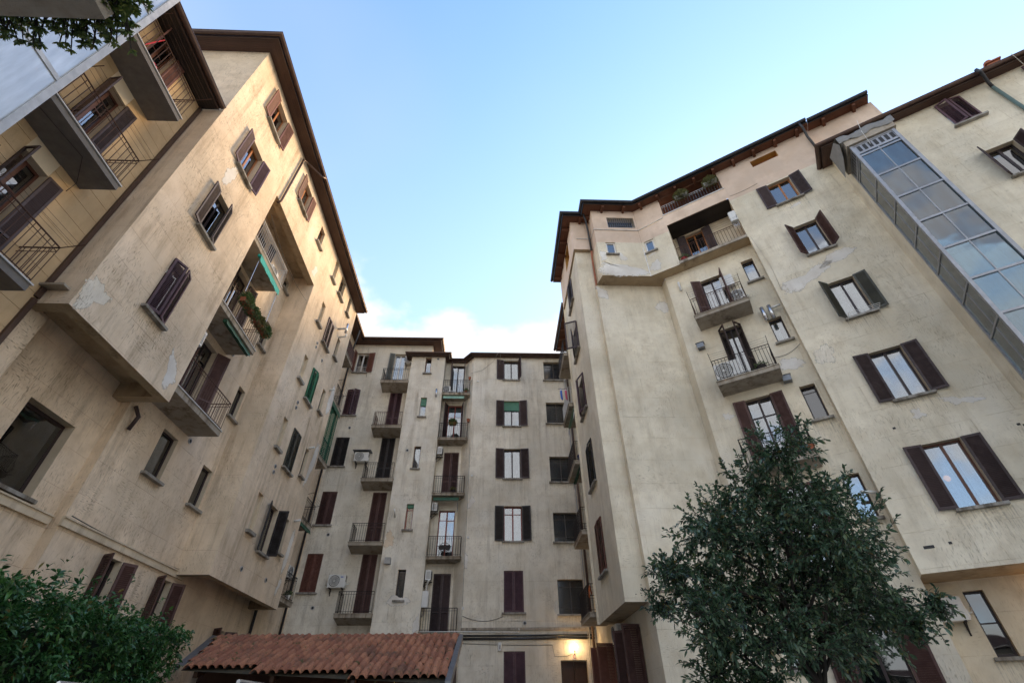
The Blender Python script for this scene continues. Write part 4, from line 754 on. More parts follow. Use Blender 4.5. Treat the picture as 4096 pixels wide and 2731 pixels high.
rz_ = sorted(rung)[0:-1]; rz_ = [z for z in rz_ if z < 16.95]
for a, c in zip(rz_, rz_[1:]):
    for xa, xb in ((X0 + .045, -.015), (.015, X1 - .045)): add('pane', cached(('lp', round(c - a, 2)), lambda: MB().box(0, xb - xa, 0, .01, 0, c - a - .07).mesh('pane', 'glass_lift')), LT, (xa, Y0 - .005, a + .035)).rotation_euler = (random.uniform(-.008, .008), 0, random.uniform(-.01, .01))
    for x in (X0, X1):
        for ya, yb_ in ((Y0 + .045, .0), (.0, Y1 - .09)): add('pane', cached(('lps', round(c - a, 2), ya), lambda: MB().box(0, .01, 0, yb_ - ya - .04, 0, c - a - .06).mesh('pane', 'glass_lift')), LT, (x - .005, ya + .01, a + .03))
v = MB(); v.box(X0 + .045, X1 - .045, Y0 - .012, Y0 + .0, 16.965, 17.375)
for k in range(7): x = X0 + .12 + k * .165; v.box(x, x + .10, Y0 - .02, Y0 - .012, 17.02, 17.32, 1)
v.box(X0 - .012, X0, Y0 + .045, Y1 - .09, 16.965, 17.375)
for k in range(7): y = Y0 + .1 + k * .15; v.box(X0 - .02, X0 - .012, y, y + .09, 17.02, 17.32, 1)
add('vent_panel', v.mesh('vent_panel', ['alu', 'ac_dark']), LT)
core = MB(); core.box(X0 + .10, X1 - .1, Y1 - .06, Y1 - .02, 0, 17.3); 
for x in (-.35, .35): core.box(x - .03, x + .03, .30, .38, 0, 17.2)
for k in range(6): z = 1.0 + 3.1 * k; core.box(X0 + .1, X1 - .1, .36, .56, z, z + .22); core.box(-.28, .28, .52, .56, z + .25, z + 2.2)
ltadd('guide_rails', core, 'lift_core')
cab = MB(); cab.box(-.48, .48, -.35, .28, 9.5, 11.7); cab.box(-.5, .5, -.37, .3, 9.42, 9.5); cab.box(-.5, .5, -.37, .3, 11.7, 11.8); ltadd('lift_cabin', cab, 'alu_white')
cab2 = MB(); cab2.box(.42, .46, .05, .09, 11.8, 17.2); cab2.cyl((.1, .1, 11.8), (.1, .1, 17.2), .012); cab2.cyl((-.05, .1, 11.8), (-.05, .1, 17.2), .012); ltadd('hoist_cable', cab2, 'pvc_white')
cp = MB(); cp.box(X0 - .12, X1 + .12, Y0 - .1, Y1, 17.47, 17.95); ltadd('cap', cp, 'concrete')
tp = MB(); n = 14; rr = random.Random(3); o = 0
for j, (yy, zz_) in enumerate(((Y0 - .13, 17.72), (Y0 - .16, 18.0), (Y0 + .15, 18.28), (Y1 - .1, 18.75))):
    for i in range(n + 1): tp.v.append((X0 - .24 + (X1 - X0 + .44) * i / n, yy + rr.uniform(-.02, .02), zz_ + .05 * math.sin(i * .9 + j) + rr.uniform(-.03, .03)))
for j in range(3):
    for i in range(n): tp.f.append((j * (n + 1) + i, j * (n + 1) + i + 1, (j + 1) * (n + 1) + i + 1, (j + 1) * (n + 1) + i)); tp.m.append(0)
b0 = len(tp.v); tp.v += [(X0 - .26, Y0 - .13, 17.68), (X0 - .26, Y0 + .3, 17.4), (X0 - .26, Y1 - .05, 17.3), (X0 - .26, Y1 - .1, 18.7), (X0 - .25, Y0 + .15, 18.26)]; tp.f.append((b0, b0 + 1, b0 + 2, b0 + 3, b0 + 4)); tp.m.append(0)
ltadd('tarpaulin', tp, 'tarp', sm=True)
add('cable', MB().tube([(.05, Y0 - .1, 18.6), (-.1, Y0 - .14, 17.9), (-.15, Y0 - .1, 17.1)], .008, 4).mesh('cable', 'pvc_white'), LT)

# ================================================================== white framed glazed tower and planter, upper left
GT = thing('glazed_stairwell', 'tall glazed stairwell with white metal frame and pale frosted sheets, top left', 'glazed tower', (-8.2, 2.9, 0), math.pi / 2)
x0, x1, y0 = -.85, .76, -.8                   # local x = world y, local y = into -X
f = MB()
for x in (x0, x1): f.box(x - .06, x + .06, y0 - .03, y0 + .06, 0, 20)
f.box(x0 - .04, x0 + .04, .8, .9, 0, 20); f.box(x1 - .04, x1 + .04, .8, .9, 0, 20)
lv = [9.86 + 1.62 * k for k in range(-6, 7)]
for z in lv:
    f.box(x0 + .06, x1 - .06, y0 - .02, y0 + .04, z - .05, z + .05)
    for x in (x0, x1): f.box(x - .03, x + .03, y0 + .06, .8, z - .05, z + .05)
add('frame', f.mesh('frame', 'alu_white'), GT)
for a, c in zip(lv, lv[1:]):
    add('pane', cached('gtp', lambda: MB().box(0, x1 - x0 - .12, 0, .012, 0, c - a - .1).mesh('pane', 'glass_sheet')), GT, (x0 + .06, y0, a + .05))
    for x in (x0, x1): add('pane', cached('gts', lambda: MB().box(0, .012, 0, 1.54, 0, c - a - .1).mesh('pane', 'glass_sheet')), GT, (x - .006, y0 + .06, a + .05))
st = MB()
for k in range(16): z = .3 + 1.22 * k; st.box(x0 + .1, x1 - .1, .3, .9, z, z + .12)
add('landing', st.mesh('landing', 'pvc_white'), GT)
PB = thing('concrete_ledge', 'dark concrete ledge overhead with trailing plants along its edge, top left corner', 'ledge', (-7, 1.30, 8))
add('slab', MB().box(-2.15, 2.28, -.8, .8, 0, .2).box(-2.15, 2.20, -.75, .72, .2, .5).mesh('slab', 'concrete'), PB)

# foliage -----------------------------------------------------------
def leaves_mesh(name, P, D, L, Wd, mat, droop=.25, roll=None, extra_mats=()):
    """P (n,3) leaf bases, D (n,3) directions, L length, Wd width: folded six-point leaves"""
    n = len(P); D = D / np.linalg.norm(D, axis=1, keepdims=True)
    up = np.tile([0, 0, 1.], (n, 1)) + rng.normal(0, .45, (n, 3)); S = np.cross(D, up); S /= np.linalg.norm(S, axis=1, keepdims=True); U = np.cross(S, D)
    L = np.asarray(L)[:, None] * np.ones((n, 1)); Wd = np.asarray(Wd)[:, None] * np.ones((n, 1))
    dn = np.array([0, 0, -1.]) * L * droop
    v = np.stack([P, P + D * L * .38 + S * Wd * .5 + U * Wd * .16 + dn * .1, P + D * L * .72 + S * Wd * .38 + U * Wd * .12 + dn * .4, P + D * L + dn, P + D * L * .72 - S * Wd * .38 + U * Wd * .12 + dn * .4, P + D * L * .38 - S * Wd * .5 + U * Wd * .16 + dn * .1, P + D * L * .4 + dn * .12, P + D * L * .72 + dn * .42], 1).reshape(-1, 3)
    base = (np.arange(n) * 8)[:, None]
    q = np.concatenate([base + np.array([[0, 6, 1, 1]]), base + np.array([[1, 6, 7, 2]]), base + np.array([[2, 7, 3, 3]]), base + np.array([[0, 5, 6, 6]]), base + np.array([[5, 4, 7, 6]]), base + np.array([[4, 3, 7, 7]])], 0)
    tri = [tuple(r[:3]) if r[3] == r[2] else tuple(r) for r in q.tolist()]
    me = bpy.data.meshes.new(name); me.from_pydata(v.tolist(), [], tri); me.materials.append(MAT[mat]); at = me.attributes.new('tint', 'FLOAT', 'POINT'); at.data.foreach_set('value', np.repeat(rng.random(n), 8).astype(np.float32)); me.update(); return me
def rdir(n): d = rng.normal(0, 1, (n, 3)); return d / np.linalg.norm(d, axis=1, keepdims=True)

# rosette plants hanging along the ledge: stems with rosettes of pointed leaves
stem = MB(); RP, RD = [], []
for k in range(420):
    if k < 330: x, y, oy, ox = -.4 + 2.65 * rng.random(), .72, .05 + .42 * rng.random() ** 1.6, rng.normal(0, .10)
    else: x, y, oy, ox = 2.2, .1 + .7 * rng.random(), .1 * rng.random(), .05 + .40 * rng.random() ** 1.4
    a = Vector((x, y, .5 + .05 * rng.random())); e = Vector((x + ox, y + oy, .45 - .40 * rng.random() + .25 * rng.random())); m_ = (a + e) / 2 + Vector((0, 0, .10))
    stem.tube([a, m_, e], [.012, .010, .008], 4, cap=False)
    ax = (e - m_).normalized(); nl = 15
    for j in range(nl):
        d = Vector(rng.normal(0, 1, 3)); d = (d - ax * d.dot(ax)).normalized() * (1 - .3 * j / nl) + ax * (.25 + .7 * j / nl); RP.append(tuple(e)); RD.append(tuple(d))
PL = thing('trailing_plant', 'trailing succulent with green rosettes hanging over the ledge, top left', 'plant', (-7, 1.30, 8))
add('stems', stem.mesh('stems', 'twig'), PL); RP = np.array(RP); add('foliage', leaves_mesh('foliage', RP, np.array(RD), rng.uniform(.05, .09, len(RP)), rng.uniform(.02, .03, len(RP)), 'leaf_succ', .1), PL)

# ================================================================== carport with clay tiles
CP = thing('carport', 'open carport with a mossy clay tile roof and dark underside, bottom left of centre', 'carport', (-5, 16, 0))
RY, RZ, SL = 18.0, 3.56, .335
def rp(x, y): return (x + 5, y - 16, RZ - SL * (RY - y))
eL, eR = (-7.95, 14.95), (-1.12, 13.75)
deck = MB(); deck.quad(rp(-8.85, RY), rp(eL[0] - .05, eL[1]), rp(*eR), rp(-1.12, RY)); dk = add('roof', deck.mesh('roof', 'moss_deck'), CP)
def tile():
    mb = MB(); n = 7; r = .082; L = .50; prof = [(-.105, .004), (-.078, .002)] + [(-r * math.cos(math.pi * k / n), r * .92 * math.sin(math.pi * k / n)) for k in range(n + 1)] + [(.105, .004)]
    prof = prof[:2] + prof[3:]
    m_ = len(prof)
    for yy, s in ((0, 1.06), (L, .92)):
        for dz in (.016, 0): mb.v += [(x * s, yy, z * s + dz) for x, z in prof]
    for k in range(m_ - 1):
        mb.f.append((k, k + 1, 2 * m_ + k + 1, 2 * m_ + k)); mb.f.append((m_ + k, 3 * m_ + k, 3 * m_ + k + 1, m_ + k + 1)); mb.f.append((k, m_ + k, m_ + k + 1, k + 1))
    mb.m = [0] * len(mb.f); return mb.mesh('roof_tile', 'clay_tile', True)
TM = tile(); an = math.atan(SL); nrow = 0
for ci in range(36):
    x = -8.72 + ci * .2135
    lx = (x - eL[0]) / (eR[0] - eL[0]); ye = eL[1] + (eR[1] - eL[1]) * max(lx, -.05)
    if x < -7.95: ye = eL[1] + (eL[0] - x) / .9 * 3.05
    k = 0
    while True:
        y = RY - .02 - (k + 1) * .435
        if y < ye - .10: break
        o = add('roof_tile', TM, dk, tuple(Vector(rp(x + rng.normal(0, .010), y - (.05 * rng.random() if rng.random() < .15 else .01 * rng.random()))) + Vector((0, 0, (.034 if k % 1 == 0 else 0) + rng.uniform(0, .014)))))
        o.rotation_euler = (an + .075 + rng.normal(0, .02), rng.normal(0, .015), rng.normal(0, .02)); k += 1; nrow += 1
def ridge():
    mb = MB(); n = 7
    for xx, r in ((0, .10), (.33, .112), (.36, .128), (.42, .128)):
        mb.v += [(xx, -r * math.cos(math.pi * k / n), r * .8 * math.sin(math.pi * k / n)) for k in range(n + 1)]
    for j in range(3):
        for k in range(n): mb.f.append((j * (n + 1) + k, j * (n + 1) + k + 1, (j + 1) * (n + 1) + k + 1, (j + 1) * (n + 1) + k))
    mb.f.append(tuple(range(n + 1))); mb.f.append(tuple(3 * (n + 1) + k for k in range(n + 1))); mb.m = [0] * len(mb.f); return mb.mesh('ridge_tile', 'clay_tile', True)
RM = ridge()
for k in range(19): o = add('ridge_tile', RM, dk, tuple(Vector(rp(-8.85 + k * .407, RY + .02)) + Vector((0, 0, .035)))); o.rotation_euler = (0, rng.normal(0, .012), rng.normal(0, .02))
fl_ = MB(); a, c = Vector(rp(-1.12, RY + .1)), Vector(rp(eR[0], eR[1] - .08))
fl_.add([a + Vector((0, 0, .09)), a + Vector((.14, 0, .09)), c + Vector((.14, 0, .09)), c + Vector((0, 0, .09)), a + Vector((.14, 0, -.12)), c + Vector((.14, 0, -.12)), a + Vector((0, 0, .0)), c + Vector((0, 0, .0))], [(0, 1, 2, 3), (1, 4, 5, 2), (0, 3, 7, 6), (3, 2, 5, 7)])
add('flashing', fl_.mesh('flashing', 'zinc'), CP)
fl2 = MB(); a, c = Vector(rp(-8.9, RY + .05)), Vector(rp(-8.0, 14.9)); fl2.add([a + Vector((-.16, 0, .12)), a + Vector((.04, 0, .10)), c + Vector((.04, 0, .10)), c + Vector((-.16, 0, .12)), a + Vector((-.16, 0, -.05)), c + Vector((-.16, 0, -.05))], [(0, 1, 2, 3), (4, 0, 3, 5)]); add('flashing', fl2.mesh('flashing', 'zinc'), CP)
for x in (-7.6, -5.5, -3.4, -1.4):
    y = eL[1] + (eR[1] - eL[1]) * (x - eL[0]) / (eR[0] - eL[0]) + .35
    add('post', cached('post', lambda: MB().box(-.07, .07, -.07, .07, 0, 2.18).mesh('post', 'door_wood')), CP, (x + 5, y - 16, 0))
    bm = MB(); p, q = Vector(rp(x, y - .3)), Vector(rp(x, RY)); bm.add([p + Vector((-.05, 0, -.16)), p + Vector((.05, 0, -.16)), q + Vector((.05, 0, -.16)), q + Vector((-.05, 0, -.16)), p + Vector((-.05, 0, -.02)), p + Vector((.05, 0, -.02)), q + Vector((.05, 0, -.02)), q + Vector((-.05, 0, -.02))], [(0, 3, 2, 1), (4, 5, 6, 7), (0, 1, 5, 4), (1, 2, 6, 5), (2, 3, 7, 6), (3, 0, 4, 7)]); add('beam', bm.mesh('beam', 'door_wood'), CP)
bm = MB(); p, q = Vector((eL[0] + 5, eL[1] + .35 - 16, 2.18)), Vector((eR[0] + 5, eR[1] + .35 - 16, 2.06)); bm.tube([p, q], .08, 4); add('beam', bm.mesh('beam', 'door_wood'), CP)
add('back_wall', MB().box(-3.9, 3.86, 2.0, 2.12, 0, 3.5).mesh('back_wall', 'brick_dark'), CP)
add('side_wall', MB().add([(3.86, -2.0, 0), (3.86, 2.1, 0), (3.86, 2.1, 3.4), (3.86, -2.0, 2.05)], [(0, 1, 2, 3)]).mesh('side_wall', 'brick_dark'), CP)
CV = thing('ivy_creeper', 'thin green creeper strands dangling from the carport eave', 'creeper', (-3, 14.1, 2.2)); cv = MB(); CPs, CDs = [], []
for x, L in ((-3.55, .5), (-2.85, .55), (-2.4, .7), (-1.95, .45)):
    pts = [(x + 3 + .03 * math.sin(k), .02 * math.cos(k * 2), .12 - L * k / 6) for k in range(7)]; cv.tube(pts, .006, 4, cap=False)
    for p in pts:
        for j in range(6): CPs.append((p[0] + rng.normal(0, .02), p[1] + rng.normal(0, .02), p[2] + rng.normal(0, .03))); CDs.append(tuple(rng.normal(0, 1, 3)))
add('stems', cv.mesh('stems', 'twig'), CV); CPs = np.array(CPs); add('foliage', leaves_mesh('foliage', CPs, np.array(CDs), rng.uniform(.02, .035, len(CPs)), rng.uniform(.015, .025, len(CPs)), 'leaf_pot'), CV)
LP = thing('work_lamp', 'small lit amber lamp glowing under the right end of the carport eave', 'lamp', (-2.0, 14.35, 1.92)); add('bulb', MB().lathe([(0, -.06), (.05, -.04), (.06, 0), (.04, .05), (0, .06)], 10).mesh('bulb', 'lamp_small', True), LP); add('bracket', MB().cyl((0, 0, .05), (0, 0, .22), .015).mesh('bracket', 'iron'), LP)
def point(name, par, loc, e, c, r=.06):
    l = bpy.data.lights.new(name, 'POINT'); l.energy = e; l.color = c; l.shadow_soft_size = r; o = bpy.data.objects.new(name, l); COL.objects.link(o); o.parent = par; o.location = loc; return o
point('bulb_light', LP, (0, -.1, 0), 5, (1, .5, .16))

# ================================================================== laurel hedge
HG = thing('laurel_hedge', 'dense glossy laurel hedge in front of the left building, bottom left', 'hedge', (-7.0, 7.6, 0))
def hedge():
    P, D = [], []
    n = 9500
    face = rng.choice(3, n, p=[.62, .28, .10])
    for f_ in face:
        y = -3.6 + 6.95 * rng.random(); z = 2.85 * rng.random(); x = -1 + 2 * rng.random(); bul = .10 * math.sin(y * 2.3) + .12 * math.sin(y * 5.1 + 1)
        if f_ == 0: p = (1.0 + bul + .12 * math.sin(z * 4 + y * 3) - .35 * rng.random() ** 2, y, z); d = (1, rng.normal(0, .5), .35 + rng.normal(0, .5))
        elif f_ == 1: p = (x, y, 2.78 + bul + .10 * math.sin(y * 6) - .35 * rng.random() ** 2 + (.42 * rng.random() if rng.random() < .16 else 0)); d = (rng.normal(.3, .5), rng.normal(0, .5), 1)
        else: p = (x, 3.35 + .15 * math.sin(z * 5) - .3 * rng.random() ** 2, z); d = (rng.normal(.2, .5), 1, rng.normal(.4, .4))
        # a sprig: four leaves whorled round the shoot
        ax = Vector(d).normalized()
        for j in range(4):
            w = Vector(rng.normal(0, 1, 3)); w = (w - ax * w.dot(ax)).normalized(); P.append(tuple(Vector(p) + ax * .03 * j)); D.append(tuple(ax * (.35 + .2 * j) + w))
    return np.array(P), np.array(D)
hp, hd = hedge(); add('foliage', leaves_mesh('foliage', hp, hd, rng.uniform(.05, .145, len(hp)), rng.uniform(.026, .056, len(hp)), 'leaf_laurel', .2), HG)
add('stems', MB().box(-.85, .72, -3.3, 3.1, .0, 2.5).mesh('stems', 'light_blocker'), HG)  # solid dark box added inside the foliage to block light, no modelled stems

# ================================================================== privet tree on the right
TR = thing('privet_tree', 'evergreen tree with dark glossy leaves and berry clusters in front of the right building', 'tree', (3.78, 6.6, 0))
blobs = [(4.08, 4.45, .50), (3.80, 4.05, .52), (3.42, 3.75, .52), (4.55, 3.88, .56), (4.1, 3.7, .6), (2.98, 3.38, .56), (3.55, 3.3, .62), (4.2, 3.2, .62), (4.75, 3.42, .52), (5.12, 3.15, .42), (2.42, 3.0, .40), (2.75, 2.75, .5), (3.25, 2.72, .56), (3.85, 2.62, .58), (4.45, 2.78, .56), (4.98, 2.72, .42), (5.35, 2.6, .3), (4.70, 2.32, .42), (5.1, 2.3, .24), (2.48, 2.36, .42), (2.9, 2.2, .46), (2.24, 2.62, .24), (2.62, 1.88, .36), (3.4, 2.15, .46), (2.5, 1.7, .24), (3.05, 1.75, .34), (4.1, 2.15, .44), (5.62, 2.55, .22)]
tr = MB(); X_, Y_ = 3.78, 6.6
fork = Vector((-.06, .0, 1.95)); tr.tube([(0.05, 0, 0), (.03, .0, .9), (-.01, 0, 1.5), fork], [.085, .07, .062, .058], 9)
TP, TD = [], []; tw = MB(); bm_ = MB(); BP = []
for (bx, bz, br_) in blobs:
    dy = rng.normal(0, .45) * (.5 + br_) * (1 if bz < 3.2 else .55)
    if bz < 2.5: dy = -.5 * abs(dy) - .05
    c = Vector((bx - X_, dy, bz))
    st_ = Vector((.0, 0, 1.15 + .9 * rng.random())) if bz < 3 else fork + Vector((0, 0, -.1 + .2 * rng.random()))
    m1 = st_ + (c - st_) * .4 + Vector((rng.normal(0, .12), rng.normal(0, .12), .28 + .2 * rng.random())); m2 = st_ + (c - st_) * .75 + Vector((rng.normal(0, .08), rng.normal(0, .08), .18)); tr.tube([st_, st_ + (m1 - st_) * .5 + Vector((0, 0, .08)), m1, m2, c], [.024, .020, .016, .011, .007], 6, cap=False)
    nt = int(112 * (br_ / .6) ** 1.6)
    for k in range(nt):
        d = Vector(rdir(1)[0]); rad = br_ * (.35 + .88 * rng.random() ** .8); dd = Vector((d.x, d.y * 1.25, d.z * .92)) * rad; e = c + dd
        out_ = (d + Vector(rng.normal(0, .35, 3)) + Vector((0, 0, .1))).normalized(); s = e - out_ * (.20 + .16 * rng.random())
        if k % 4 == 0: tw.tube([c + dd * .25, s, e], [.007, .005, .003], 3, cap=False)
        else: tw.tube([s, e], [.004, .003], 3, cap=False)
        for j in range(19):
            q = j / 18; p = s + (e - s) * q; w = Vector(rng.normal(0, 1, 3)); w = (w - out_ * w.dot(out_)).normalized(); TP.append(tuple(p)); TD.append(tuple(w * (1 - .35 * q) + out_ * (.5 + .5 * q)))
        if rng.random() < .05: BP.append(e + Vector((0, 0, -.01)))
TP = np.array(TP); add('trunk', tr.mesh('trunk', 'bark', True), TR); add('branches', tw.mesh('branches', 'twig'), TR); add('crown', leaves_mesh('crown', TP, np.array(TD), rng.uniform(.04, .092, len(TP)), rng.uniform(.020, .042, len(TP)), 'leaf_privet', .16), TR)
for p in BP:
    for j in range(16):
        c = p + Vector(rng.normal(0, .035, 3)); r = .009; bm_.add([c + Vector(v) * r for v in ((1, 0, 0), (-1, 0, 0), (0, 1, 0), (0, -1, 0), (0, 0, 1), (0, 0, -1))], [(0, 2, 4), (2, 1, 4), (1, 3, 4), (3, 0, 4), (2, 0, 5), (1, 2, 5), (3, 1, 5), (0, 3, 5)])
add('berries', bm_.mesh('berries', 'berry'), TR, kind='stuff')

# ================================================================== loose things: air conditioners, boilers, plants, awnings, washing
def rounded(mb, x0, x1, y0, y1, z0, z1, r=.02, mi=0):
    a = [(x0 + r, y0), (x1 - r, y0), (x1, y0 + r), (x1, y1), (x0, y1), (x0, y0 + r)]
    n = 6; lo = [(x, y, z0) for x, y in a]; hi = [(x, y, z1 - r) for x, y in a]; cx, cy = (x0 + x1) / 2, (y0 + y1) / 2
    tp = [(cx + (x - cx) * (1 - r / (x1 - x0) * 1.6), cy + (y - cy) * (1 - r / (y1 - y0) * 1.2), z1) for x, y in a]
    mb.add(lo + hi + tp, [tuple(range(n))[::-1], tuple(range(2 * n, 3 * n))] + [(i, (i + 1) % n, n + (i + 1) % n, n + i) for i in range(n)] + [(n + i, n + (i + 1) % n, 2 * n + (i + 1) % n, 2 * n + i) for i in range(n)], mi)
def ac_parts(w, h, d):
    def casing():
        mb = MB(); rounded(mb, -w / 2, w / 2, -d, 0, 0, h); mb.box(w / 2, w / 2 + .03, -d * .8, -d * .3, h * .1, h * .45)
        for k in range(8): mb.box(-w / 2 - .004, -w / 2, -d * .85, -d * .15, h * (.15 + .09 * k), h * (.15 + .09 * k) + .012, 1)
        for k in range(8): mb.box(w / 2, w / 2 + .004, -d * .85, -d * .15, h * (.5 + .055 * k), h * (.5 + .055 * k) + .01, 1)
        return mb.mesh('casing', ['ac_white', 'ac_dark'])
    def grille():
        mb = MB(); r = h * .42; c = (-w * .12, 0, h * .5); n = 28
        mb.add([(c[0] + r * math.cos(2 * math.pi * k / n), .004, c[2] + r * math.sin(2 * math.pi * k / n)) for k in range(n)], [tuple(range(n))], 1)
        for q in (.35, .55, .75, 1.0):
            pts = [(c[0] + r * q * math.cos(2 * math.pi * k / n), -.012, c[2] + r * q * math.sin(2 * math.pi * k / n)) for k in range(n + 1)]; mb.tube(pts, .006 if q < 1 else .012, 4, 0, cap=False)
        for k in range(20): w_ = 2 * math.pi * k / 20; mb.tube([(c[0] + r * .2 * math.cos(w_), -.010, c[2] + r * .2 * math.sin(w_)), (c[0] + r * math.cos(w_ + .35), -.010, c[2] + r * math.sin(w_ + .35))], .004, 3, 0, cap=False)
        mb.tube([(c[0], 0, c[2]), (c[0], -.018, c[2])], r * .2, 12, 2); return mb.mesh('fan_grille', ['ac_grille', 'ac_dark', 'ac_white'])
    return cached(('acc', w, h, d), casing), cached(('acg', w, h, d), grille)
def aircon(fr, u, z, label, d0=0., w=.78, h=.54, d=.30, feet=False, tray=False):
    t_ = thing('air_conditioner', label, 'air conditioner', fr.W(u, -d0, z), fr.r, 'outdoor air conditioner units on the facades')
    a, g = ac_parts(w, h, d); off = -.06
    add('casing', a, t_, (0, off, .05)); add('fan_grille', g, t_, (0, off - d - .002, .05))
    for x in (-w * .35, w * .35):
        if feet: add('foot', cached(('acf', d), lambda: MB().box(-.03, .03, -d - .03, .03, 0, .05).mesh('foot', 'rubber')), t_, (x, off, 0))
        else: add('bracket', cached(('acb', d), lambda: MB().box(-.018, .018, -d - .04, .06, .015, .05).box(-.018, .018, .03, .06, -.25, .015).tube([(0, -d * .8, .02), (0, .04, -.22)], .012, 4).mesh('bracket', 'iron')), t_, (x, off, 0))
    if tray: add('rain_cover', MB().box(-w / 2 - .12, w / 2 + .12, -d - .12, .06, h + .12, h + .145).mesh('rain_cover', 'zinc'), t_, (0, off, 0))
    else: add('hose', MB().tube([(w / 2 + .03, off - d * .5, .2), (w / 2 + .12, off - d * .3, .22), (w / 2 + .16, .0, .35)], .02, 5).mesh('hose', 'pvc_white', True), t_)
    return t_
aircon(CL_, -7.5, 12.70, 'white air conditioner under a sheet metal cover, beside a black shuttered balcony door', tray=True)
sg = aircon(CL_, -7.46, 6.36, 'white air conditioner with blue badge on the far wall above the carport roof', w=.82, h=.56)
aircon(CL_, -5.72, 19.5, 'small white air conditioner beside the glazed door of the highest far balcony', w=.5, h=.5, d=.28)
aircon(C3, -3.02, 17.02, 'white air conditioner standing on the topmost balcony of the central recess', d0=.28, w=.46, h=.44, feet=True)
SD = left(-3.3)
for z, lab in ((13.0, 'white air conditioner high in the central recess, above a maroon shuttered door'), (9.85, 'white air conditioner in the central recess beside the red glazed balcony door'), (6.6, 'white air conditioner in the central recess just above the white boiler')): aircon(SD, 24.62, z, lab, w=.5, h=.44, d=.26)
aircon(Frame(0, 10.73, math.pi), 9.0, 10.0, 'white air conditioner hung under a balcony in the shaded recess of the left building', w=.7, h=.5)
aircon(LR, 13.0, 14.92, 'white air conditioner behind the white railing of the highest recess balcony on the left', d0=.35, w=.62, h=.5, feet=True)
aircon(LR, 23.3, 6.45, 'grey white air conditioner in the far left corner above the lowest corner balcony', w=.6, h=.5)
aircon(RR, .80, 14.2, 'white air conditioner on the right building balcony beside steel flue pipes', d0=.1, w=.42, h=.48, d=.28)
aircon(RR, -.52, 10.76, 'large white air conditioner with round fan standing on a balcony of the right building', d0=.36, w=.85, h=.68, feet=True)
aircon(east(4.6), -18.9, 3.42, 'white air conditioner hanging under the overhang near the entrance lamp', w=.85, h=.55, d=.34)
aircon(RG, 2.28, 3.2, 'white air conditioner on the ground floor wall half hidden by tree leaves', w=.8, h=.52)
bd = add('badge', MB().add([(.07 * math.cos(2 * math.pi * k / 20), 0, .024 * math.sin(2 * math.pi * k / 20)) for k in range(20)], [tuple(range(20))]).mesh('badge', 'cloth_blue'), sg, (.24, -.366, .50))
def text_mesh(body, size, mat, ext=.002):
    cu = bpy.data.curves.new('t', 'FONT'); cu.body = body; cu.size = size; cu.extrude = ext; cu.align_x = 'CENTER'; cu.align_y = 'CENTER'; o = bpy.data.objects.new('t', cu); COL.objects.link(o)
    dg = bpy.context.evaluated_depsgraph_get(); me = bpy.data.meshes.new_from_object(o.evaluated_get(dg)); bpy.data.objects.remove(o); me.materials.clear(); me.materials.append(MAT[mat]); return me
tx = add('badge_lettering', text_mesh('SAMSUNG', .026, 'frame_white', .0008), sg, (.24, -.368, .50)); tx.rotation_euler = (math.pi / 2, 0, 0)

def boiler(fr, u, z, label, w=.36, h=.7, d=.26, flue=True):
    t_ = thing('wall_boiler', label, 'boiler', fr.W(u, 0, z), fr.r, 'white wall boilers'); mb = MB(); rounded(mb, -w / 2, w / 2, -d, -.01, 0, h, .03); add('casing', mb.mesh('casing', 'ac_white'), t_)
    p = MB()
    for k in range(4): p.tube([(-w * .3 + k * w * .2, -d * .4, 0), (-w * .3 + k * w * .2, -d * .4, -.22 - .05 * (k % 2)), (-w * .3 + k * w * .2, -.02, -.35)], .012, 5)
    add('pipes', p.mesh('pipes', 'steel'), t_)
    if flue: add('flue_elbow', MB().tube([(0, -d * .5, h), (0, -d * .5, h + .22), (-.06, -d * .6, h + .34), (-.3, -d * .9, h + .42)], .045, 8).mesh('flue_elbow', 'pvc_white', True), t_)
boiler(SD, 24.5, 5.5, 'white wall boiler with bent flue low in the central recess', w=.42, h=.68, d=.3); boiler(RR, .62, 15.25, 'white flat boiler on the right building balcony with vertical flues', w=.5, h=.62, d=.2, flue=False); boiler(RB, 1.83, 18.2, 'white boiler at the right end of the top loggia', w=.3, h=.62, d=.22, flue=False)

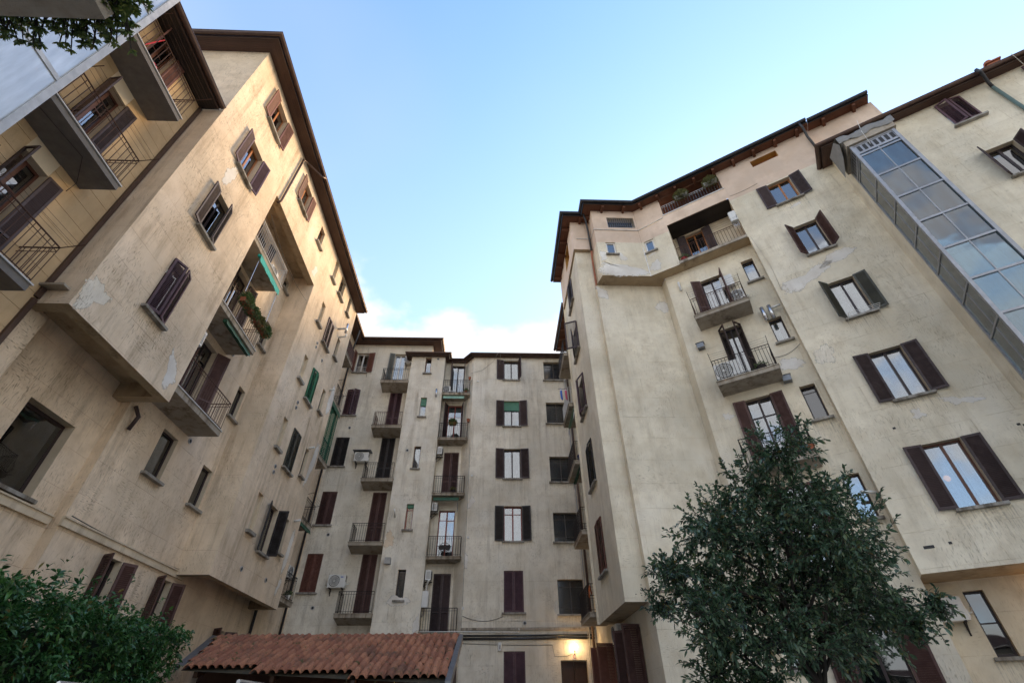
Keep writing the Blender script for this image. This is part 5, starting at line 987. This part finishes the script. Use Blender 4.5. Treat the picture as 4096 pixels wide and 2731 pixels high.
# plants in boxes and pots
def plant_mesh(name, n, rx, ry, rz, mat, L=(.04, .08), wd=.5, up=.5):
    P = rdir(n) * (rng.random((n, 1)) ** .5) * np.array([rx, ry, rz]); P[:, 2] = np.abs(P[:, 2]); D = P / np.array([rx, ry, rz]) + rdir(n) * .5 + np.array([0, 0, up]); l = rng.uniform(*L, n)
    return leaves_mesh(name, P, D, l, l * wd, mat, .3)
def flower_box(fr, u, d, z, label, w=.55, boxm='clay_pot', mat='leaf_pot', h=.16, rz=.26, n=420):
    t_ = thing('flower_box', label, 'flower box', fr.W(u, d, z), fr.r, 'flower boxes on the railings'); mb = MB()
    mb.add([(-w / 2 + .02, -.07, 0), (w / 2 - .02, -.07, 0), (w / 2 - .02, .07, 0), (-w / 2 + .02, .07, 0), (-w / 2, -.09, h), (w / 2, -.09, h), (w / 2, .09, h), (-w / 2, .09, h)], [(0, 3, 2, 1), (0, 1, 5, 4), (1, 2, 6, 5), (2, 3, 7, 6), (3, 0, 4, 7)]); mb.box(-w / 2 - .01, w / 2 + .01, -.1, -.085, h - .025, h); mb.box(-w / 2 - .01, w / 2 + .01, .085, .1, h - .025, h)
    add('box', mb.mesh('box', boxm), t_); add('soil', MB().box(-w / 2 + .02, w / 2 - .02, -.08, .08, h - .04, h - .02).mesh('soil', 'soil'), t_)
    add('foliage', plant_mesh('foliage', n * 2, w * .58, .24, rz * 1.25, mat, (.05, .11)), t_, (0, 0, h - .06)); add('trailing_foliage', plant_mesh('trailing_foliage', n // 2, w * .55, .2, .12, mat, (.04, .09), .5, -1.2), t_, (0, -.06, h - .14))
for k, (y, lab) in enumerate(((11.75, 'terracotta flower box with bushy plant, nearest on the left balcony rail'), (12.28, 'terracotta flower box with trailing plant, second along the left balcony rail'), (12.82, 'terracotta flower box with grey green plant, third along the left balcony rail'), (13.32, 'terracotta flower box with leafy plant at the far end of the left balcony rail'))):
    flower_box(LR, y, -1.03, 12.50 - .12, lab, w=.48, mat=('leaf_pot', 'leaf_pot', 'leaf_dry', 'leaf_pot')[k], rz=(.30, .2, .22, .24)[k])
flower_box(RB, .21, -.12, 21.26, 'grey planter with yellowish shrub, left one on the attic railing', w=.62, boxm='box_grey', mat='leaf_dry', rz=.34, n=700); flower_box(RB, 1.61, -.12, 21.26, 'grey planter with yellowish shrub, right one on the attic railing', w=.62, boxm='box_grey', mat='leaf_dry', rz=.34, n=700)
flower_box(C3, -2.5, -.80, 14.74, 'terracotta box with green shrub on a central recess railing', w=.42, rz=.22)
def pot(loc, label, r=.12, h=.2, m='clay_pot', plant=None, rz=.25, cat='plant pot', name='plant_pot', hang=False):
    t_ = thing(name, label, cat, loc); add('pot', MB().lathe([(0, 0), (r * .7, 0), (r * .95, h * .86), (r * 1.06, h * .86), (r * 1.06, h), (r * .92, h), (r * .9, h * .85), (0, h * .85)], 14).mesh('pot', m, False), t_)
    if plant: add('foliage', plant_mesh('foliage', 260, r * 1.7, r * 1.7, rz, plant), t_, (0, 0, h * .85))
    if hang: add('wall_hook', MB().tube([(0, 0, h), (0, r, h + .04), (0, r + .05, h - .02)], .006, 4).mesh('wall_hook', 'iron'), t_)
pot(RB.W(-.62, .2, 17.335), 'dark red pot with green plant on the top loggia floor', .15, .24, 'pot_red', 'leaf_pot', .3); pot(C2.W(-1.62, .06, 15.05), 'small clay pot hung on the wall right of the red door', .1, .18, hang=True); pot((-1.66, 24.25, 17.96), 'brown pot on the rail corner of the topmost recess balcony', .09, .16)
pot((-1.85, 24.35, 17.02), 'clay pot with spiky plant on the topmost recess balcony floor', .09, .15, 'clay_pot', 'leaf_pot', .22); pot(RR.W(.92, -.7, 7.6), 'clay pot with small shrub on the balcony just above the tree', .13, .22, 'clay_pot', 'leaf_pot', .3); pot(RR.W(.55, -.6, 10.78), 'dark pot with low plant right of the big balcony air conditioner', .16, .18, 'iron', 'leaf_pot', .14)
pot((3.92, 19.95, 10.57), 'dark blue bucket on a balcony by the far right corner', .16, .32, 'bucket_blue', name='bucket', cat='bucket'); pot((-8.62, 5.0, 13.85), 'red plastic bucket on the highest balcony of the ochre building', .14, .24, 'plastic_red', name='bucket', cat='bucket'); pot((-9.2, 22.55, 17.95), 'clay pot with climbing plant on the top corner balcony at left', .14, .22, 'clay_pot', 'leaf_pot', .5); pot((-8.66, 22.4, 5.5), 'pale pot with small cactus on the lowest corner balcony at left', .1, .16, 'ac_white', 'leaf_pot', .2); pot((-2.2, 24.35, 10.83), 'dark pot with dry lavender on the middle recess balcony', .1, .14, 'iron', 'leaf_dry', .2)
pot((3.86, 20.5, 16.68), 'dark pot with tall plant on the highest balcony by the far right corner', .14, .25, 'iron', 'leaf_pot', .5)

# awnings folded under the balconies, screens
def awning(fr, u0, u1, d, z, mat, label, arm=0.4, scallop=False, drop=.2):
    t_ = thing('awning', label, 'awning', fr.W(u0, d, z), fr.r, 'folded awnings under balconies'); w = u1 - u0
    add('roller', MB().tube([(0, .04, .03), (w, .04, .03)], .05, 10).box(-.02, w + .02, .08, .12, -.02, .09).mesh('roller', mat), t_)
    n = 24; mb = MB()
    for k in range(n + 1): x = w * k / n; zz_ = -.05 - drop - (.03 * abs(math.sin(k * 1.3)) if scallop else 0); mb.v += [(x, -.01, .0), (x, -.035 + .01 * math.sin(k), zz_)]
    for k in range(n): mb.f.append((2 * k, 2 * k + 2, 2 * k + 3, 2 * k + 1)); mb.m.append(0)
    add('valance', mb.mesh('valance', mat), t_)
    if arm:
        for x in (.03, w - .03): add('arm', MB().tube([(x, .03, .0), (x, -.02, -arm)], .012, 5).tube([(x + .02, .05, .0), (x + .02, .0, -arm * .8)], .008, 5).mesh('arm', 'steel'), t_)
awning(LR, 11.5, 13.3, -.98, 14.55, 'awning_teal', 'bright teal scalloped awning on metal arms under the highest left recess balcony', 1.75, True, .16); awning(LR, 11.5, 13.3, -.9, 11.42, 'awning_green', 'dark green folded awning under the flower box balcony', 0, False, .03)
awning(LR, 21.3, 22.8, -.95, 14.56, 'awning_green', 'green awning under the second highest corner balcony at left', .3); awning(LR, 21.3, 22.8, -.95, 8.33, 'awning_green', 'green folded awning under a corner balcony low at left', 0, False, .05)
awning(C3, -3.2, -1.95, -.66, 16.72, 'mint_metal', 'pale mint awning under the topmost central recess balcony', 0, False, .08); awning(C3, -3.2, -1.9, -.66, 10.5, 'awning_green', 'dark green awning under the middle central recess balcony', .9, False, .06)
awning(east(4.6), -21.8, -19.9, -.8, 13.3, 'mint_metal', 'pale mint awning frame under a white railed balcony, far right corner', .5, False, .03); awning(east(4.6), -21.8, -19.9, -.8, 10.3, 'awning_green', 'dark green awning under the blue bucket balcony, far right corner', .3, False, .03)
ps = thing('privacy_screen', 'tall green mesh screen closing a corner balcony at left', 'screen', LR.W(21.25, -.9, 11.65), LR.r); mb = MB()
for k in range(34): mb.box(.0, 1.55, -.004, .004, .0 + k * .085, .0 + k * .085 + .045)
for x in (0, .5, 1.0, 1.52): mb.box(x, x + .03, -.012, .012, 0, 2.95)
add('mesh_panel', mb.mesh('mesh_panel', 'mesh_green'), ps)
rs = thing('reed_screen', 'brown reed screen on the railing of the top corner balcony at left', 'screen', LR.W(21.25, -.92, 17.95), LR.r); mb = MB()
for k in range(60): x = k * .026; mb.tube([(x, 0, 0), (x + rng.normal(0, .01), .01 * rng.normal(), .85 + .05 * rng.random())], .010, 4, cap=False)
add('reeds', mb.mesh('reeds', 'iron_rust'), rs)
# washing
wl = thing('washing_rod', 'rod with blue and pink socks hung out by the far right corner', 'laundry', (3.75, 20.0, 14.56)); add('rod', MB().tube([(-.62, 0, 0), (.3, 0, 0)], .012, 5).mesh('rod', 'iron'), wl)
for x, m_ in ((-.46, 'cloth_blue'), (-.22, 'cloth_pink')):
    s_ = MB(); s_.tube([(x, 0, 0), (x, 0, -.08), (x, 0, -.3), (x + .01, 0, -.56), (x + .03, -.02, -.66)], [.02, .05, .055, .05, .03], 8); add('sock', s_.mesh('sock', m_, True), wl); add('cuff', MB().tube([(x, 0, -.06), (x, 0, -.12)], .054, 8).mesh('cuff', 'cloth_white'), wl)
ct = thing('laundry_cloth', 'orange cloth draped over the lowest balcony rail, far right corner', 'cloth', (3.74, 20.0, 5.42)); mb = MB()
for k in range(9):
    y = .3 * k / 8; mb.v += [(.06, y, -.2 + .02 * math.sin(k)), (.0, y, .11), (-.06 + .01 * math.sin(k * 2), y, -.3 - .05 * math.sin(k * 1.3))]
for k in range(8): mb.f += [(3 * k, 3 * k + 3, 3 * k + 4, 3 * k + 1), (3 * k + 1, 3 * k + 4, 3 * k + 5, 3 * k + 2)]; mb.m += [0, 0]
add('cloth', mb.mesh('cloth', 'cloth_orange', True), ct)
br = thing('broom', 'red handled broom leaning behind the highest ochre balcony railing', 'broom', (-8.9, 4.6, 13.83)); add('handle', MB().tube([(0, 0, .1), (.2, .25, 1.45)], .014, 6).mesh('handle', 'plastic_red'), br); add('head', MB().box(-.12, .12, -.03, .03, 0, .12).mesh('head', 'cloth_pink'), br)
dr_ = thing('clothes_rack', 'grey oval drying rack behind the railing of the red glazed recess door', 'drying rack', (-2.45, 24.5, 7.73)); add('rack', MB().tube([(.28 * math.cos(2 * math.pi * k / 20), 0, .42 + .2 * math.sin(2 * math.pi * k / 20)) for k in range(21)], .014, 5).box(-.26, .26, -.01, .01, .30, .52).mesh('rack', 'iron'), dr_); add('legs', MB().tube([(-.2, 0, .3), (-.26, .05, 0)], .01, 4).tube([(.2, 0, .3), (.26, .05, 0)], .01, 4).mesh('legs', 'iron'), dr_)
# lamps and signs
wlp = thing('wall_lamp', 'lit round globe lamp above the doorway at the far end', 'lamp', (3.54, 24.27, 3.62)); add('globe', MB().lathe([(.125 * math.sin(math.pi * k / 12), -.125 * math.cos(math.pi * k / 12)) for k in range(13)], 18, (0, -.2, .30)).mesh('globe', 'lamp_globe', True), wlp); add('bracket', MB().tube([(0, 0, .05), (0, -.12, .04), (0, -.2, .10), (0, -.2, .19)], .018, 6).tube([(0, -.2, .14), (0, -.2, .2)], [.03, .06], 8).mesh('bracket', 'iron'), wlp); point('globe_light', wlp, (0, -.36, .30), 2.4, (1, .55, .2), .12)
cs = thing('letter_sign', 'small white plate with red letter C under the globe lamp', 'sign', (3.54, 24.285, 3.58)); add('plate', MB().box(-.08, .08, -.012, 0, -.10, .10).mesh('plate', 'pvc_white'), cs); tx = add('lettering', text_mesh('C', .2, 'sign_red', .003), cs, (0, -.016, 0)); tx.rotation_euler = (math.pi / 2, 0, 0)
al = thing('alarm_box', 'white alarm siren box on the wall above the shuttered window', 'alarm box', (.3, 24.3, 3.82)); mb = MB(); rounded(mb, -.09, .09, -.1, 0, 0, .3, .03); add('case', mb.mesh('case', 'ac_white'), al); add('label_strip', MB().box(-.035, .035, -.104, -.1, .05, .2).mesh('label_strip', 'box_grey'), al)
for fr_, u_, z_, lab, r_ in ((C2, .66, 18.1, 'lit warm globe lamp seen inside the top window of the far wall', .085), (RB, 3.62, 6.25, 'lit orange globe lamp behind the curtain of the lowest right window', .085)):
    gl_ = thing('table_lamp', lab, 'lamp', fr_.W(u_, .30, z_)); add('globe', MB().lathe([(r_ * math.sin(math.pi * k / 10), r_ - r_ * math.cos(math.pi * k / 10)) for k in range(11)], 14).mesh('globe', 'lamp_room', True), gl_); add('cord', MB().tube([(0, 0, 2 * r_), (0, 0, 2 * r_ + .6)], .006, 4).mesh('cord', 'iron'), gl_)
sf = thing('porch_lamp', 'lit amber porch lamp on the ground floor wall beneath the right overhang', 'lamp', RG.W(4.9, -.02, 3.55), RG.r); add('shade', MB().lathe([(.05, 0), (.09, .16), (.02, .2)], 12, (0, -.14, 0)).tube([(0, 0, .1), (0, -.14, .18)], .012, 5).mesh('shade', 'iron'), sf); add('bulb', MB().lathe([(0, -.05), (.045, -.02), (.045, .04), (0, .07)], 10, (0, -.14, .02)).mesh('bulb', 'lamp_small', True), sf); point('porch_light', sf, (0, -.3, .0), 1.5, (1, .5, .16))
add('chimney', MB().box(-.18, .18, -.18, .18, 0, .7).box(-.24, .24, -.24, .24, .7, .76).lathe([(.1, .76), (.12, 1.0), (.1, 1.02)], 10).mesh('chimney', 'clay_pot'), BW, wpos(BW, RW.W(11.8, .5, 19.75)), RROT)

# ================================================================== two parked cars, their roofs just reach into the picture
def car(label, loc, rz, paint, H=1.66, Lc=4.3):
    t_ = thing('parked_car', label, 'car', loc, rz, 'cars parked in the court')
    prof = [(-.5, .55), (-.5, .78), (-.46, .95), (-.28, 1.02), (-.13, 1.5), (.02, 1.62), (.25, 1.63), (.40, 1.5), (.46, 1.05), (.5, .9), (.5, .5)]
    def sect(half, zs=1.): return [(x * Lc, half, z * H / 1.63) for x, z in prof]
    wid = [.86, .88, .89, .88, .70, .63, .63, .68, .86, .87, .86]
    mb = MB(); n = len(prof); rows = 7
    for j in range(rows):
        s_ = -1 + 2 * j / (rows - 1)
        for (x, z), w_ in zip(prof, wid): mb.v.append((x * Lc, w_ * s_, (z - (.05 * (s_ * s_) if z > 1.3 else .03 * s_ * s_)) * H / 1.63))
    for j in range(rows - 1):
        for k in range(n - 1): mb.f.append((j * n + k, (j + 1) * n + k, (j + 1) * n + k + 1, j * n + k + 1)); mb.m.append(1 if k in (3, 7) else 0)
    for j, sg_ in ((0, 1), (rows - 1, -1)):
        b0 = len(mb.v); mb.v += [(-.5 * Lc, -sg_ * .86, .25), (.5 * Lc, -sg_ * .86, .25)]; o_ = j * n
        mb.f.append((b0, b0 + 1, o_ + 10, o_ + 9, o_ + 8, o_ + 3, o_ + 2, o_ + 1, o_ + 0)); mb.m.append(0); mb.f.append((o_ + 3, o_ + 8, o_ + 7, o_ + 6, o_ + 5, o_ + 4)); mb.m.append(1)
    for xx in (-.5, .5):
        b0 = len(mb.v); mb.v += [(xx * Lc, -.86, .25), (xx * Lc, .86, .25), (xx * Lc, .86, .55), (xx * Lc, -.86, .55)]; mb.f.append((b0, b0 + 1, b0 + 2, b0 + 3)); mb.m.append(0)
    add('body', mb.mesh('body', [paint, 'car_glass'], True), t_)
    for x in (-.32, .31):
        for y in (-.8, .8):
            w_ = add('wheel', cached('tyre', lambda: MB().tube([(0, -.1, 0), (0, .1, 0)], .33, 20).mesh('wheel', 'tyre')), t_, (x * Lc, y, .33)); add('rim', cached('rim', lambda: MB().tube([(0, -.108, 0), (0, .108, 0)], .21, 14).mesh('rim', 'steel')), w_)
    for y in (-.62, .62): add('headlight', cached('hl', lambda: MB().box(-.03, .03, -.16, .16, -.07, .07).mesh('headlight', 'frame_white')), t_, (-.5 * Lc, y, .78)); add('tail_light', cached('tl', lambda: MB().box(-.03, .03, -.1, .1, -.12, .12).mesh('tail_light', 'plastic_red')), t_, (.5 * Lc, y, .92))
    for y in (-.62, .62): add('roof_rail', cached('rr', lambda: MB().tube([(-.1 * 4.3, 0, 0), (.3 * 4.3, 0, 0)], .015, 5).mesh('roof_rail', 'steel')), t_, (0, y * .93, 1.60 * H / 1.63))
car('dark grey car parked at bottom left, only its roof edge in view', (-4.35, 4.6, 0), math.pi / 2, 'car_paint', 1.72); car('light grey car in front of the carport, a sliver of its roof in view', (-2.25, 4.3, 0), math.pi / 2, 'car_paint_light', 1.70)
